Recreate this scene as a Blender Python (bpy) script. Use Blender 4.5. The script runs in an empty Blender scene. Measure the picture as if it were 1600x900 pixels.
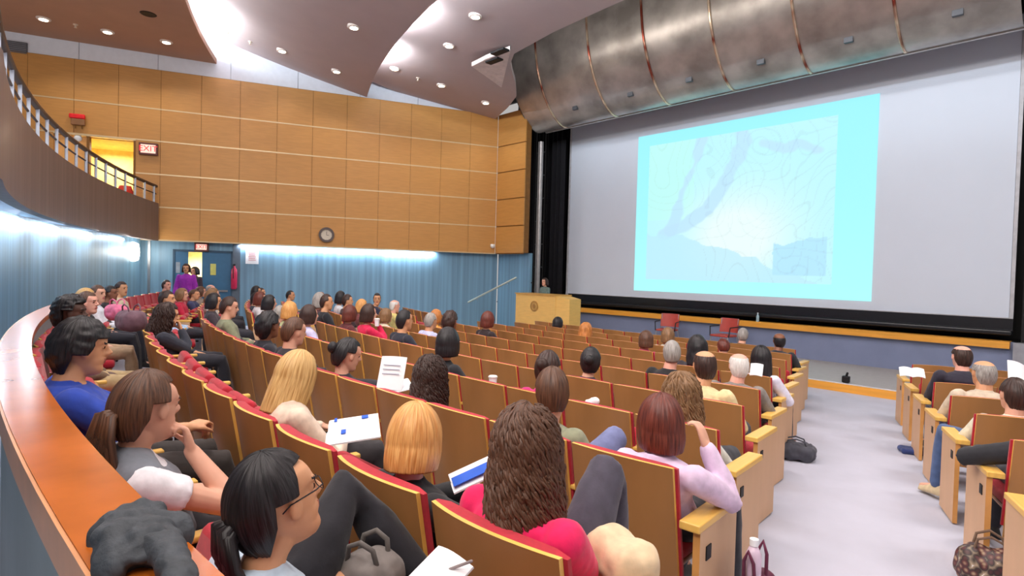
import bpy, math, random
from mathutils import Vector, Matrix, noise
random.seed(7)
scene = bpy.context.scene
COL = scene.collection
# ---------------------------------------------------------------- camera, world, exposure, lights
F = 900.0; CZ = 1.95; W, H = 1600.0, 900.0
YAW = math.atan2(.727, .687); PITCH = 22/900.0; ROLL = .027
R0 = Vector((math.cos(YAW), math.sin(YAW), 0)); F0 = Vector((-math.sin(YAW), math.cos(YAW), 0)); U0 = Vector((0, 0, 1))
FW = math.cos(PITCH)*F0 - math.sin(PITCH)*U0
UPV = math.sin(PITCH)*F0 + math.cos(PITCH)*U0
RR = math.cos(ROLL)*R0 + math.sin(ROLL)*UPV
UU = -math.sin(ROLL)*R0 + math.cos(ROLL)*UPV
CAMP = Vector((0, 0, CZ))
cam = bpy.data.cameras.new('camera'); camo = bpy.data.objects.new('camera', cam); COL.objects.link(camo)
cam.sensor_fit = 'HORIZONTAL'; cam.sensor_width = 36; cam.lens = 36*F/W; cam.clip_start = .05; cam.clip_end = 200
m3 = Matrix((RR, UU, -FW)).transposed()
camo.matrix_world = Matrix.Translation(CAMP) @ m3.to_4x4()
scene.camera = camo
scene.view_settings.view_transform = 'Standard'; scene.view_settings.look = 'None'
scene.view_settings.exposure = 0.16; scene.view_settings.gamma = 1.0
scene.view_settings.use_curve_mapping = False
wd = bpy.data.worlds.new('world'); scene.world = wd; wd.use_nodes = True
wd.node_tree.nodes['Background'].inputs[0].default_value = (1.0, .97, .95, 1); wd.node_tree.nodes['Background'].inputs[1].default_value = .42

def ray(px, py): return RR*((px-W/2)/F) + UU*((H/2-py)/F) + FW
def at_s(px, py, s): return CAMP + ray(px, py)*s
def at_z(px, py, z):
    d = ray(px, py); return CAMP + d*((z-CZ)/d.z)
def at_v(px, py, v):
    d = ray(px, py); return CAMP + d*(v/d.y)

def area(name, loc, direction, sx, sy, power, color=(1, .95, .9)):
    l = bpy.data.lights.new(name, 'AREA'); l.shape = 'RECTANGLE'; l.size = sx; l.size_y = sy; l.energy = power; l.color = color
    o = bpy.data.objects.new(name, l); COL.objects.link(o); o.location = loc
    o.rotation_euler = Vector(direction).to_track_quat('-Z', 'Y').to_euler(); return o
def spot(name, loc, direction, power, ang=100, color=(1, .93, .84), r=.06):
    l = bpy.data.lights.new(name, 'SPOT'); l.energy = power; l.spot_size = math.radians(ang); l.spot_blend = .6; l.shadow_soft_size = r; l.color = color
    o = bpy.data.objects.new(name, l); COL.objects.link(o); o.location = loc
    o.rotation_euler = Vector(direction).to_track_quat('-Z', 'Y').to_euler(); return o
# broad unseen lamps under the ceiling, standing in for the hall's downlights
area('ceiling_fill', (-1.5, .2, 7.2), (0, .12, -1), 5, 1.2, 170)
area('ceiling_fill', (-7, 1.2, 7.2), (0, .12, -1), 5, 1.2, 150)
area('ceiling_fill', (-4.5, 5.2, 6.95), (0, .15, -1), 7, .8, 190)
area('ceiling_fill', (2, 7.5, 7.0), (-.2, .2, -1), 3, 1.5, 230)
area('ceiling_fill', (0, -3.0, 7.2), (-.3, .8, -1), 6, 1.5, 330)  # added behind the camera, with the next one, to brighten the seat backs
area('ceiling_fill', (-5, -2.5, 7.2), (-.2, .8, -1), 6, 1.5, 250)
for k in range(4): area('canopy_fill', (-11+2.6*k, 9.6, 7.35), (0, 1, .42), 2.2, .12, 26, (1, .92, .84))  # unseen lamps added to brighten the steel canopy
# ---------------------------------------------------------------- materials
MATS = {}
def nodes_of(name):
    m = bpy.data.materials.new(name); m.use_nodes = True
    nt = m.node_tree; return m, nt, nt.nodes['Principled BSDF']
def srgb(c):
    return tuple((x/255/12.92 if x/255 <= .04045 else ((x/255+.055)/1.055)**2.4) for x in c)
def mat(name, rgb, rough=.6, metal=0, var=.12, scale=8, stretch=(1, 1, 1), bump=0, emit=None, estr=0, coord='Object', spec=.5, sheen=0):
    """procedural material: noise modulated colour (sRGB 0-255 tuple), optional bump"""
    if name in MATS: return MATS[name]
    m, nt, b = nodes_of(name); c = srgb(rgb)
    tc = nt.nodes.new('ShaderNodeTexCoord'); mp = nt.nodes.new('ShaderNodeMapping'); mp.inputs['Scale'].default_value = stretch
    nz = nt.nodes.new('ShaderNodeTexNoise'); nz.inputs['Scale'].default_value = scale; nz.inputs['Detail'].default_value = 4
    cr = nt.nodes.new('ShaderNodeValToRGB')
    cr.color_ramp.elements[0].position = .3; cr.color_ramp.elements[1].position = .7
    cr.color_ramp.elements[0].color = tuple(x*(1-var) for x in c)+(1,)
    cr.color_ramp.elements[1].color = tuple(min(1, x*(1+var)) for x in c)+(1,)
    L = nt.links.new
    L(tc.outputs[coord], mp.inputs[0]); L(mp.outputs[0], nz.inputs[0]); L(nz.outputs[0], cr.inputs[0]); L(cr.outputs[0], b.inputs['Base Color'])
    b.inputs['Roughness'].default_value = rough; b.inputs['Metallic'].default_value = metal
    b.inputs['Specular IOR Level'].default_value = spec
    if sheen: b.inputs['Sheen Weight'].default_value = sheen
    if bump:
        bp = nt.nodes.new('ShaderNodeBump'); bp.inputs['Strength'].default_value = bump; bp.inputs['Distance'].default_value = .02
        L(nz.outputs[0], bp.inputs['Height']); L(bp.outputs[0], b.inputs['Normal'])
    if emit:
        b.inputs['Emission Color'].default_value = srgb(emit)+(1,); b.inputs['Emission Strength'].default_value = estr
    MATS[name] = m; return m
def hairmat(name, rgb, hi=None):
    if name in MATS: return MATS[name]
    m, nt, b = nodes_of(name); c = srgb(rgb); h = srgb(hi) if hi else tuple(min(1, x*2.2+.01) for x in c)
    uv = nt.nodes.new('ShaderNodeUVMap'); mp = nt.nodes.new('ShaderNodeMapping'); mp.inputs['Scale'].default_value = (70, 2.2, 1)
    nz = nt.nodes.new('ShaderNodeTexNoise'); nz.inputs['Scale'].default_value = 1.5; nz.inputs['Detail'].default_value = 3
    cr = nt.nodes.new('ShaderNodeValToRGB'); cr.color_ramp.elements[0].position = .32; cr.color_ramp.elements[1].position = .72
    cr.color_ramp.elements[0].color = c+(1,); cr.color_ramp.elements[1].color = h+(1,)
    bp = nt.nodes.new('ShaderNodeBump'); bp.inputs['Strength'].default_value = .5; bp.inputs['Distance'].default_value = .006
    L = nt.links.new
    L(uv.outputs[0], mp.inputs[0]); L(mp.outputs[0], nz.inputs[0]); L(nz.outputs[0], cr.inputs[0]); L(cr.outputs[0], b.inputs['Base Color'])
    L(nz.outputs[0], bp.inputs['Height']); L(bp.outputs[0], b.inputs['Normal'])
    b.inputs['Roughness'].default_value = .42; b.inputs['Specular IOR Level'].default_value = .4
    MATS[name] = m; return m
WOODP = mat('honey_veneer_panel', (190, 136, 70), .45, var=.07, scale=3, stretch=(1, 1, 9))
WOODD = mat('veneer_joint_dark', (128, 84, 30), .7)
STRIP = mat('pale_metal_strip', (205, 180, 140), .35, metal=.3, var=.04)
BLUE = mat('blue_corrugated_wall', (112, 150, 174), .42, metal=.1, var=.22, scale=3.2, stretch=(3, 3, .05), spec=.5)
WHITEW = mat('white_fascia_panel', (222, 226, 236), .6, var=.03)
CEIL1 = mat('ceiling_plaster', (182, 164, 162), .8, var=.03, scale=2)
CARPET = mat('lavender_grey_carpet', (186, 186, 200), .95, var=.06, scale=2.0, bump=.1)
PAR = mat('parapet_brown_metal', (122, 106, 102), .45, metal=.3, var=.16, scale=3, stretch=(3, 3, .08))
BLACK = mat('flat_black', (9, 9, 12), .6)
CURT = mat('black_velour', (10, 9, 18), .95, var=.3)
SCREEN = mat('screen_white', (214, 222, 236), .85, var=.015, scale=1)
OAKL = mat('orange_oak_ledge', (226, 158, 60), .4, var=.1, scale=4, stretch=(.4, 6, 6))
GREYB = mat('stage_wall_blue_grey', (120, 130, 160), .7, var=.05, scale=3)
PLAT = mat('platform_grey_vinyl', (168, 163, 162), .6, var=.04)
PODW = mat('podium_maple', (232, 186, 104), .5, var=.06, scale=4, stretch=(1, 1, 6))
SHELL = mat('seat_plywood', (168, 118, 68), .42, var=.10, scale=5, stretch=(1, 1, .35), spec=.5)
EDGE = mat('seat_plywood_edge', (236, 190, 96), .4, var=.1)
RED = mat('seat_red_fabric', (178, 22, 44), .9, var=.12, scale=40, sheen=.2)
EDGO = mat('end_panel_edge_oak', (206, 146, 80), .45, var=.1)
ARM = mat('armrest_oak', (230, 182, 92), .35, var=.1, scale=6, stretch=(6, .6, 1))
ENDB = mat('end_panel_beige', (206, 166, 130), .55, var=.05, scale=3, stretch=(2, 2, .4))
DARK = mat('dark_metal', (28, 26, 28), .5, metal=.4)
RAILW = mat('rail_cap_cherry', (186, 98, 30), .22, var=.18, scale=3, stretch=(1.5, 1.5, 4))
RAILE = mat('rail_cap_edge', (216, 150, 100), .35, var=.1)
RAILB = mat('rail_wall_blue', (146, 156, 158), .6, var=.1, scale=2)
CHROME = mat('brushed_steel', (170, 170, 172), .3, metal=.9)
PAPER = mat('white_paper', (242, 242, 246), .8, var=.015)
# ---------------------------------------------------------------- mesh builder
class MB:
    def __init__(s): s.v = []; s.f = []; s.m = []; s.uv = {}
    def quad(s, a, b, c, d, m=0):
        n = len(s.v); s.v += [Vector(a), Vector(b), Vector(c), Vector(d)]; s.f.append((n, n+1, n+2, n+3)); s.m.append(m)
    def hexa(s, p, m=0, ms=None):
        """p: 8 points, bottom ring 0-3 (ccw from above), top ring 4-7; ms: six material ids bottom, top, sides 01,12,23,30"""
        n = len(s.v); s.v += [Vector(q) for q in p]
        fs = [(3, 2, 1, 0), (4, 5, 6, 7), (0, 1, 5, 4), (1, 2, 6, 5), (2, 3, 7, 6), (3, 0, 4, 7)]
        for i, f in enumerate(fs): s.f.append(tuple(n+k for k in f)); s.m.append(ms[i] if ms else m)
    def box(s, c, d, m=0, M=None, ms=None):
        x, y, z = d[0]/2, d[1]/2, d[2]/2
        p = [Vector((c[0]+a*x, c[1]+b*y, c[2]+k*z)) for k in (-1, 1) for a, b in ((-1, -1), (1, -1), (1, 1), (-1, 1))]
        if M: p = [M @ q for q in p]
        s.hexa(p, m, ms)
    def rbox(s, c, d, r, m=0, M=None, seg=3):
        """box with rounded edges (superellipsoid-like lat-long rounded box)"""
        rings = []; nn = 4*seg+4
        hx, hy, hz = d[0]/2-r, d[1]/2-r, d[2]/2-r
        lat = [(-90+90*i/seg) for i in range(seg+1)] + [90*i/seg for i in range(seg+1)]
        for i, la in enumerate(lat):
            zz = (-hz if i <= seg else hz) + r*math.sin(math.radians(la)); rr = r*math.cos(math.radians(la)); ring = []
            for q, (sx, sy) in enumerate(((1, 1), (-1, 1), (-1, -1), (1, -1))):
                for k in range(seg+1):
                    a = math.radians(90*q+90*k/seg); ring.append(Vector((c[0]+sx*hx+rr*math.cos(a), c[1]+sy*hy+rr*math.sin(a), c[2]+zz)))
            rings.append(ring)
        if M: rings = [[M @ p for p in rg] for rg in rings]
        s.loft(rings, m)
    def loft(s, rings, m=0, caps=True, closed=True):
        n = len(s.v); k = len(rings[0])
        for r in rings: s.v += [Vector(p) for p in r]
        for i in range(len(rings)-1):
            for j in range(k if closed else k-1):
                a, b = n+i*k+j, n+i*k+(j+1) % k
                s.f.append((a, b, b+k, a+k)); s.m.append(m)
        if caps:
            s.f.append(tuple(n+j for j in range(k))[::-1]); s.m.append(m)
            s.f.append(tuple(n+(len(rings)-1)*k+j for j in range(k))); s.m.append(m)
    def tube(s, pts, rad, seg=10, m=0, round_ends=True, xs=1.0, ref=None):
        pts = [Vector(p) for p in pts]
        if not isinstance(rad, (list, tuple)): rad = [rad]*len(pts)
        rings = []; t0 = (pts[1]-pts[0]).normalized()
        up = Vector(ref) if ref else (Vector((0, 0, 1)) if abs(t0.z) < .9 else Vector((1, 0, 0)))
        prev = None
        for i, p in enumerate(pts):
            t = (pts[min(i+1, len(pts)-1)]-pts[max(i-1, 0)]).normalized()
            if prev is None: a = t.cross(up).normalized()
            else: a = (prev - t*prev.dot(t)).normalized()
            prev = a; b = t.cross(a)
            def ring(c, r): return [c + a*(math.cos(2*math.pi*k/seg)*r*xs) + b*(math.sin(2*math.pi*k/seg)*r) for k in range(seg)]
            if i == 0 and round_ends:
                for q in (.95, .6): rings.append(ring(p - t*rad[0]*q, rad[0]*math.sqrt(1-q*q)))
            rings.append(ring(p, rad[i]))
            if i == len(pts)-1 and round_ends:
                for q in (.6, .95): rings.append(ring(p + t*rad[-1]*q, rad[-1]*math.sqrt(1-q*q)))
        s.loft([r[::-1] for r in rings], m)
    def ell(s, c, r, m=0, M=None, nu=14, nv=9):
        rings = []
        for i in range(1, nv):
            th = math.pi*i/nv; rings.append([Vector((c[0]+r[0]*math.sin(th)*math.cos(2*math.pi*k/nu), c[1]+r[1]*math.sin(th)*math.sin(2*math.pi*k/nu), c[2]-r[2]*math.cos(th))) for k in range(nu)])
        rings = [[Vector((c[0]+(p.x-c[0])*.05, c[1]+(p.y-c[1])*.05, c[2]-r[2])) for p in rings[0]]]+rings+[[Vector((c[0]+(p.x-c[0])*.05, c[1]+(p.y-c[1])*.05, c[2]+r[2])) for p in rings[-1]]]
        if M: rings = [[M @ p for p in rg] for rg in rings]
        s.loft(rings, m)
    def lathe(s, prof, c=(0, 0, 0), seg=24, m=0, M=None, hole=False):
        rings = [[Vector((c[0]+r*math.cos(2*math.pi*k/seg), c[1]+r*math.sin(2*math.pi*k/seg), c[2]+z)) for k in range(seg)] for r, z in prof]
        if M: rings = [[M @ p for p in rg] for rg in rings]
        s.loft(rings+[rings[0]] if hole else rings, m, caps=not hole)
    def prism(s, poly, z0, z1, m=0, M=None):
        n = len(poly); a = [Vector((p[0], p[1], z0)) for p in poly]; b = [Vector((p[0], p[1], z1)) for p in poly]
        if M: a = [M @ p for p in a]; b = [M @ p for p in b]
        s.loft([a, b], m)
    def xf(s, M):
        s.v = [M @ p for p in s.v]; return s
    def mesh(s, name, mats, smooth=False):
        me = bpy.data.meshes.new(name); me.from_pydata([tuple(p) for p in s.v], [], s.f)
        for m in (mats if isinstance(mats, (list, tuple)) else [mats]): me.materials.append(m)
        me.polygons.foreach_set('material_index', s.m)
        if smooth: me.polygons.foreach_set('use_smooth', [True]*len(s.f))
        me.update(); return me
    def build(s, name, mats, parent=None, smooth=False, loc=None, rotz=0, auto=None):
        me = s.mesh(name, mats, smooth)
        if auto: me.polygons.foreach_set('use_smooth', [True]*len(s.f)); me.set_sharp_from_angle(angle=math.radians(auto))
        return link(name, me, parent, loc, rotz)
def link(name, me, parent=None, loc=None, rotz=0):
    o = bpy.data.objects.new(name, me); COL.objects.link(o)
    if parent: o.parent = parent
    if loc is not None: o.location = loc
    if rotz: o.rotation_euler = (0, 0, rotz)
    return o
def thing(name, label, cat, loc=(0, 0, 0), rotz=0, group=None):
    o = bpy.data.objects.new(name, None); COL.objects.link(o); o.empty_display_size = .1
    o.location = loc; o.rotation_euler = (0, 0, rotz); return tag(o, label, cat, group)
def tag(o, label, cat, group=None):
    o['label'] = label; o['category'] = cat
    if group: o['group'] = group
    return o
def struct(o): o['kind'] = 'structure'; return o
# ---------------------------------------------------------------- room functions
ROWS = 'ABCDEFGHIJK'
V0 = dict(zip(ROWS, [.265, 1.02, 1.97, 2.90, 3.85, 4.82, 5.80, 6.75, 7.70, 8.65, 9.60]))
FL = dict(zip(ROWS, [.42, .39, .32, .26, .21, .16, .12, .09, .06, .03, 0]))
UC = {r: -3.3-.3*i for i, r in enumerate(ROWS)}; UC['B'] = -2.7
RAD = 26.
ORD = ['back', 'second', 'third', 'fourth', 'fifth', 'sixth', 'seventh', 'eighth', 'ninth', 'tenth', 'front']
def curve(r, u, off=0): return V0[r]+off+(u-UC[r])**2/(2*RAD)
def uc_at(v): return -3.3-.3*max(0, min(10, (v-.2)/.94))
def floor_z(u, v):
    w = v-(u-uc_at(v))**2/(2*RAD)
    ks = [V0[r] for r in ROWS]; fs = [FL[r] for r in ROWS]
    if w <= ks[0]: return fs[0]
    if w >= ks[-1]: return fs[-1]
    for i in range(len(ks)-1):
        if w <= ks[i+1]: return fs[i]+(fs[i+1]-fs[i])*(w-ks[i])/(ks[i+1]-ks[i])
def row_pose(r, u):
    """position and heading of something standing on row r at lateral place u"""
    sl = (u-UC[r])/RAD
    return Vector((u, curve(r, u), FL[r])), math.atan(sl)
def row_hit(r, px, py, off=.14):
    d = ray(px, py); g0 = None; best = (9e9, 5)
    for i in range(480):
        t = .9+i*.04; g = d.y*t-curve(r, d.x*t, off)
        if abs(g) < best[0]: best = (abs(g), t)
        if g0 is not None and g0 < 0 <= g: return CAMP+d*(t-.04*g/(g-g0))
        g0 = g
    return CAMP+d*best[1]
def auto_row(px, py):
    d = ray(px, py); best = None
    for r in ROWS[:9]:
        for i in range(110):
            t = 5+i*.1; p = CAMP+d*t
            if p.x < wallu(p.y)+.5: continue
            e = abs(p.y-curve(r, p.x)-.18)*1.2+abs(p.z-FL[r]-1.04)*1.6+(.3 if -11 < p.x < -9.9 else 0)
            if best is None or e < best[0]: best = (e, r, t)
    return best
# side wall on the left
WN = Vector((-14.2, 12.6, 0)); WD = Vector((-.374, -.928, 0)).normalized(); WO = Vector((-.928, .374, 0)).normalized()
def side(t, z, off=0): return Vector((WN.x+WD.x*t+WO.x*off, WN.y+WD.y*t+WO.y*off, z))
def side_t(px):
    d = ray(px, 425); # intersect vertical plane
    k = ((WN-CAMP).dot(WO))/(d.dot(WO)); p = CAMP+d*k; return (p-WN).dot(WD)
def side_px(px, py, off=0):
    d = ray(px, py); k = ((WN+WO*off-CAMP).dot(WO))/(d.dot(WO)); p = CAMP+d*k
    return (p-WN).dot(WD), p.z
def arc(v0, uc, u, R=24.): return v0+(u-uc)**2/(2*R)
# ---------------------------------------------------------------- floor
mb = MB(); nu, nv = 48, 40
us = [-20+25*i/nu for i in range(nu+1)]; vs = [-3+14.4*j/nv for j in range(nv+1)]
for v in vs:
    for u in us: mb.v.append(Vector((u, v, floor_z(u, v))))
for j in range(nv):
    for i in range(nu):
        a = j*(nu+1)+i; mb.f.append((a, a+1, a+nu+2, a+nu+1)); mb.m.append(0)
struct(mb.build('floor', CARPET, smooth=True))
# low platform below the screen with an oak riser
mb = MB(); mb.box((-6.2, 12.85, .073), (17.2, 2.9, .154)); struct(mb.build('floor', PLAT)); bpy.data.objects[-1] if False else None
mb = MB(); mb.box((-6.2, 11.38, .07), (17.2, .04, .15)); mb.box((-6.2, 11.385, .152), (17.2, .05, .012), 1); struct(mb.build('trim_1', [OAKL, mat('pale_nosing', (214, 210, 214), .5)]))
# ---------------------------------------------------------------- stage wall, ledge, screen
mb = MB(); mb.box((-7.4, 14.35, .46), (12.2, .2, .92)); struct(mb.build('wall_stage', GREYB))
mb = MB(); mb.box((-7.2, 14.27, .865), (11.6, .3, .13)); struct(mb.build('trim_2', OAKL))
mb = MB(); mb.box((-6.5, 15.25, 5.2), (19, .1, 10.4)); mb.box((-6.5, 14.8, .9), (19, .9, .04)); struct(mb.build('wall_back', BLACK))
mb = MB(); mb.box((0.1, 14.55, 5.4), (2.75, .2, 9)); struct(mb.build('wall_right', mat('black_masking', (14, 13, 16), .8)))
mb = MB(); mb.box((-.55, 14.3, .46), (1.6, .35, .92)); struct(mb.build('wall_front', mat('grey_pillar', (150, 150, 158), .7)))
t = thing('projection_screen', 'huge white projection screen above the stage ledge', 'screen', (-7.1, 14.6, 1.36))
mb = MB(); mb.box((0, 0, 2.9), (11.25, .03, 5.8)); mb.build('screen_cloth', SCREEN, t)
mb = MB()
for x in (-5.66, 5.66): mb.box((x, 0, 2.9), (.06, .06, 5.86))
mb.box((0, 0, -.03), (11.38, .07, .07)); mb.build('screen_border', mat('pale_screen_border', (190, 190, 196), .5), t)
mb = MB(); mb.rbox((-7.0, 14.42, 1.08), (11.2, .16, .10), .03); mb.box((-7.0, 14.5, 1.2), (11.2, .04, .3))
tag(mb.build('equipment_trough', mat('black_gloss', (22, 24, 30), .3), smooth=False), 'long black trough under the projection screen along the ledge', 'trough')
# projected slide : a lit picture
def slide():
    a = at_v(995, 211, 14.57); b = at_v(1379, 150, 14.57); c = at_v(1357, 472, 14.57)
    x0, x1 = at_v(994, 330, 14.57).x, at_v(1368, 310, 14.57).x
    z0, z1 = (at_v(992, 453, 14.57).z+c.z)/2, (a.z+b.z)/2
    nx, nz = 240, 190
    me = bpy.data.meshes.new('slide_picture'); vv = []; ff = []; cols = []
    riv1 = [(.33, 1.0), (.315, .82), (.24, .62), (.205, .45), (.19, .38)]
    riv2 = [(.50, 1.0), (.52, .86), (.455, .68), (.37, .5), (.25, .40), (.15, .36)]
    riv3 = [(.60, .84), (.68, .80), (.74, .82), (.80, .77)]
    def dist(p, pl):
        best = 9
        for (ax, ay), (bx, by) in zip(pl, pl[1:]):
            dx, dy = bx-ax, by-ay; k = max(0, min(1, ((p[0]-ax)*dx+(p[1]-ay)*dy)/(dx*dx+dy*dy)))
            best = min(best, math.hypot(p[0]-ax-k*dx, p[1]-ay-k*dy))
        return best
    for j in range(nz+1):
        for i in range(nx+1):
            x, y = i/nx, j/nz; vv.append((x0+(x1-x0)*x, 14.575, z0+(z1-z0)*y))
            n1 = noise.fractal(Vector((x*5, y*4, 3)), .8, 2, 4); wob = n1*.05
            base = Vector((.60, .96, 1.0))
            base = base.lerp(Vector((.68, 1.0, 1.0)), 1-y)
            inside = .065 < x < .87 and .075 < y < .93
            if inside:
                base = Vector((.74, .99, .97)) if x < .3 and y > .45 else Vector((.74, .97, 1.0))
                g = math.exp(-(((x-.5)/.22)**2+((y-.33)/.25)**2)); base = base.lerp(Vector((.92, 1, 1)), min(1, g*1.3))
                for pl, w in ((riv1, .032), (riv2, .034), (riv3, .028)):
                    dd = dist((x, y), pl)+wob*.5
                    base = base.lerp(Vector((.74, .90, 1.0)), .8*max(0, min(1, (w-dd)/.012)))
                low = y < .36+wob-.5*max(0, x-.25)
                if low: base = base.lerp(Vector((.74, .93, .99)), .8)
                if .66+wob*.7 < x < .85 and .12 < y < .30+wob: base = base.lerp(Vector((.70, .91, 1.0)), .9)
                n3 = noise.noise(Vector((x*4, y*4, 5))); k = abs(((n3*5+x*5+y*4) % 1)-.5)
                if k < .05 and not low: base = base*.97
                k2 = abs(((noise.noise(Vector((x*5, y*3, 9)))*5) % 1)-.5)
                if k2 < .04 and x > .35: base = base*.965
            cols.append(base)
    for j in range(nz):
        for i in range(nx):
            q = j*(nx+1)+i; ff.append((q, q+1, q+nx+2, q+nx+1))
    me.from_pydata(vv, [], ff); ca = me.color_attributes.new('picture', 'FLOAT_COLOR', 'POINT')
    flat = []
    for c_ in cols: flat += [srgb((c_.x*255, 0, 0))[0], srgb((c_.y*255, 0, 0))[0], srgb((c_.z*255, 0, 0))[0], 1]
    ca.data.foreach_set('color', flat)
    m, nt, b_ = nodes_of('projected_picture'); at = nt.nodes.new('ShaderNodeAttribute'); at.attribute_name = 'picture'
    b_.inputs['Base Color'].default_value = (.05, .05, .05, 1); b_.inputs['Roughness'].default_value = .9
    nt.links.new(at.outputs['Color'], b_.inputs['Emission Color']); b_.inputs['Emission Strength'].default_value = .88
    me.materials.append(m); o = link('projected_slide', me)
    tag(o, 'bright cyan map slide projected on the white screen', 'slide')
slide()
# black curtain at the left of the screen
def pleats(x0, x1, y, z0, z1, amp=.05, n=120, wl=.22):
    mb = MB(); a = []; 
    for k in (0, 1):
        ring = []
        for i in range(n+1):
            x = x0+(x1-x0)*i/n; ring.append((x, y+amp*math.sin(x*2*math.pi/wl)+.02*math.sin(x*9)+k*.02))
        a.append(ring)
    poly = a[0]+a[1][::-1]; mb.prism(poly, z0, z1); return mb
tag(pleats(-13.25, -12.72, 14.25, .16, 6.4).build('stage_curtain', CURT, smooth=True), 'narrow black pleated stage curtain beside the left screen edge', 'curtain')
mb = pleats(-15.6, -13.05, 14.75, .16, 8); tag(mb.build('stage_curtain', CURT, smooth=True), 'wide black curtain behind the steel pole left of the screen', 'curtain')
p = at_v(839.5, 440, 13.5)
t = thing('steel_pole', 'tall grey steel pole between black curtains left of the screen', 'pole', (p.x, p.y, .15))
mb = MB(); mb.tube([(0, 0, 0), (0, 0, 6.1)], .085, 16, round_ends=False); mb.build('pole', mat('pale_steel', (165, 160, 160), .35, metal=.4), t, smooth=False, auto=40)
mb = MB(); mb.lathe([(.14, 0), (.14, .02), (.1, .03)]); mb.build('base_plate', DARK, t)
t = thing('scaffold_ladder', 'black steel ladder frame in the dark gap left of the pole', 'ladder', (-13.75, 14.2, .15))
for x in (-.2, .22):
    mb = MB(); mb.tube([(x, 0, 0), (x, 0, 7)], .025, 8, round_ends=False); mb.build('stile', DARK, t)
for k in range(9):
    mb = MB(); mb.tube([(-.2, 0, .5+k*.78), (.22, 0, .5+k*.78)], .018, 8); mb.build('rung', mat('grey_rung', (70, 72, 78), .5), t)
# ---------------------------------------------------------------- left side wall
TB = [side_t(x) for x in (41, 118, 190, 257, 320, 378, 433, 489, 540, 588, 637, 683, 730)]
pit = (TB[0]-TB[-1])/12.0; ts = [0]+[TB[-1]+pit*k for k in range(0, 24)]
ZR = [2.6, 3.48, 4.35, 5.23, 6.08, 7.13]
D0, D1 = side_t(210), side_t(82)       # upper doorway
mb = MB()
mb.hexa([side(ts[-1], 2.6, .3), side(0, 2.6, .3), side(0, 2.6, .02), side(ts[-1], 2.6, .02), side(ts[-1], 2.72, .3), side(0, 2.72, .3), side(0, 2.72, .02), side(ts[-1], 2.72, .02)], 1)
def slab(mb, t0, t1, z0, z1, o0, o1, m=0):
    mb.hexa([side(t1, z0, o0), side(t0, z0, o0), side(t0, z0, o1), side(t1, z0, o1), side(t1, z1, o0), side(t0, z1, o0), side(t0, z1, o1), side(t1, z1, o1)], m)
for i in range(len(ts)-1):
    for j in range(5):
        a, b, z0, z1 = ts[i], ts[i+1], ZR[j], ZR[j+1]
        if j < 3 and a < D1 and b > D0:     # cut the door opening
            if a < D0: slab(mb, a+.004, D0, z0+.02, z1-.015, .03, 0)
            if b > D1: slab(mb, D1, b-.004, z0+.02, z1-.015, .03, 0)
            continue
        slab(mb, a+.004, b-.004, z0+.02, z1-.015, .03, 0, 0)
def wall_holes(mb, t0, t1, z0, z1, o0, o1, h, m):
    ht0, ht1, hz0, hz1 = h
    slab(mb, t0, ht0, z0, z1, o0, o1, m); slab(mb, ht1, t1, z0, z1, o0, o1, m)
    if hz1 < z1: slab(mb, ht0, ht1, hz1, z1, o0, o1, m)
    if hz0 > z0: slab(mb, ht0, ht1, z0, hz0, o0, o1, m)
wall_holes(mb, 0, ts[-1], 2.72, 7.13, .28, .031, (D0, D1, 2.72, 5.21), 1)
for j in range(0, 5):
    z = ZR[j]
    if 0 < j < 3: slab(mb, 0, D0, z-.015, z+.02, .03, -.006, 2); slab(mb, D1, ts[-1], z-.015, z+.02, .03, -.006, 2)
    else: slab(mb, 0, ts[-1], z-.015, z+.02, .03, -.006, 2)
# return panel facing the hall at the stage
for j in range(5):
    mb.box(((-14.2-12.88)/2, 12.62, (ZR[j]+ZR[j+1])/2), (1.30, .04, ZR[j+1]-ZR[j]-.035), 0)
    mb.box(((-14.2-12.88)/2, 12.64, ZR[j]), (1.30, .03, .03), 1)
mb.box((-13.54, 12.75, 4.87), (1.3, .2, 4.5), 1)
struct(mb.build('wall_left', [WOODP, WOODD, STRIP]))
# blue wall below
LD0, LD1 = side_t(361), side_t(268)     # lower double door
mb = MB()
TW1 = 10.6
wall_holes(mb, -.2, TW1, -.05, 2.62, .4, .3, (LD0, LD1, -.05, 2.36), 0)
mb.box((-13.6, 12.95, 1.3), (1.5, .1, 2.64))
struct(mb.build('wall_left', BLUE))
# white fascia above
mb = MB(); a = side_t(-60)
tt = [0, .9]+[.9+1.75*k for k in range(1, 12)]
for i in range(len(tt)-1): slab(mb, tt[i]+.006, tt[i+1]-.006, 7.13, 9.4, .1, .05, 0)
slab(mb, 0, 21, 7.13, 9.4, .2, .1, 1)
struct(mb.build('wall_left', [WHITEW, mat('fascia_joint', (150, 150, 160), .8)]))
# curved blue wall at the back, below the balcony
def bal(u): return arc(.17, -5., u, 23.) if u <= -6 else .213-.27*(u+6)
mb = MB(); pts = []
uu = [-17.95+.5*i for i in range(27)]
for u in uu: pts.append((u, min(bal(u)-.48, 9)))
pts += [(-3, -1.2), (5, -1.6)]
mb.prism(pts+[(x, y-.15) for x, y in pts[::-1]], .3, 2.62); struct(mb.build('wall_back', BLUE, auto=20))
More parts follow.
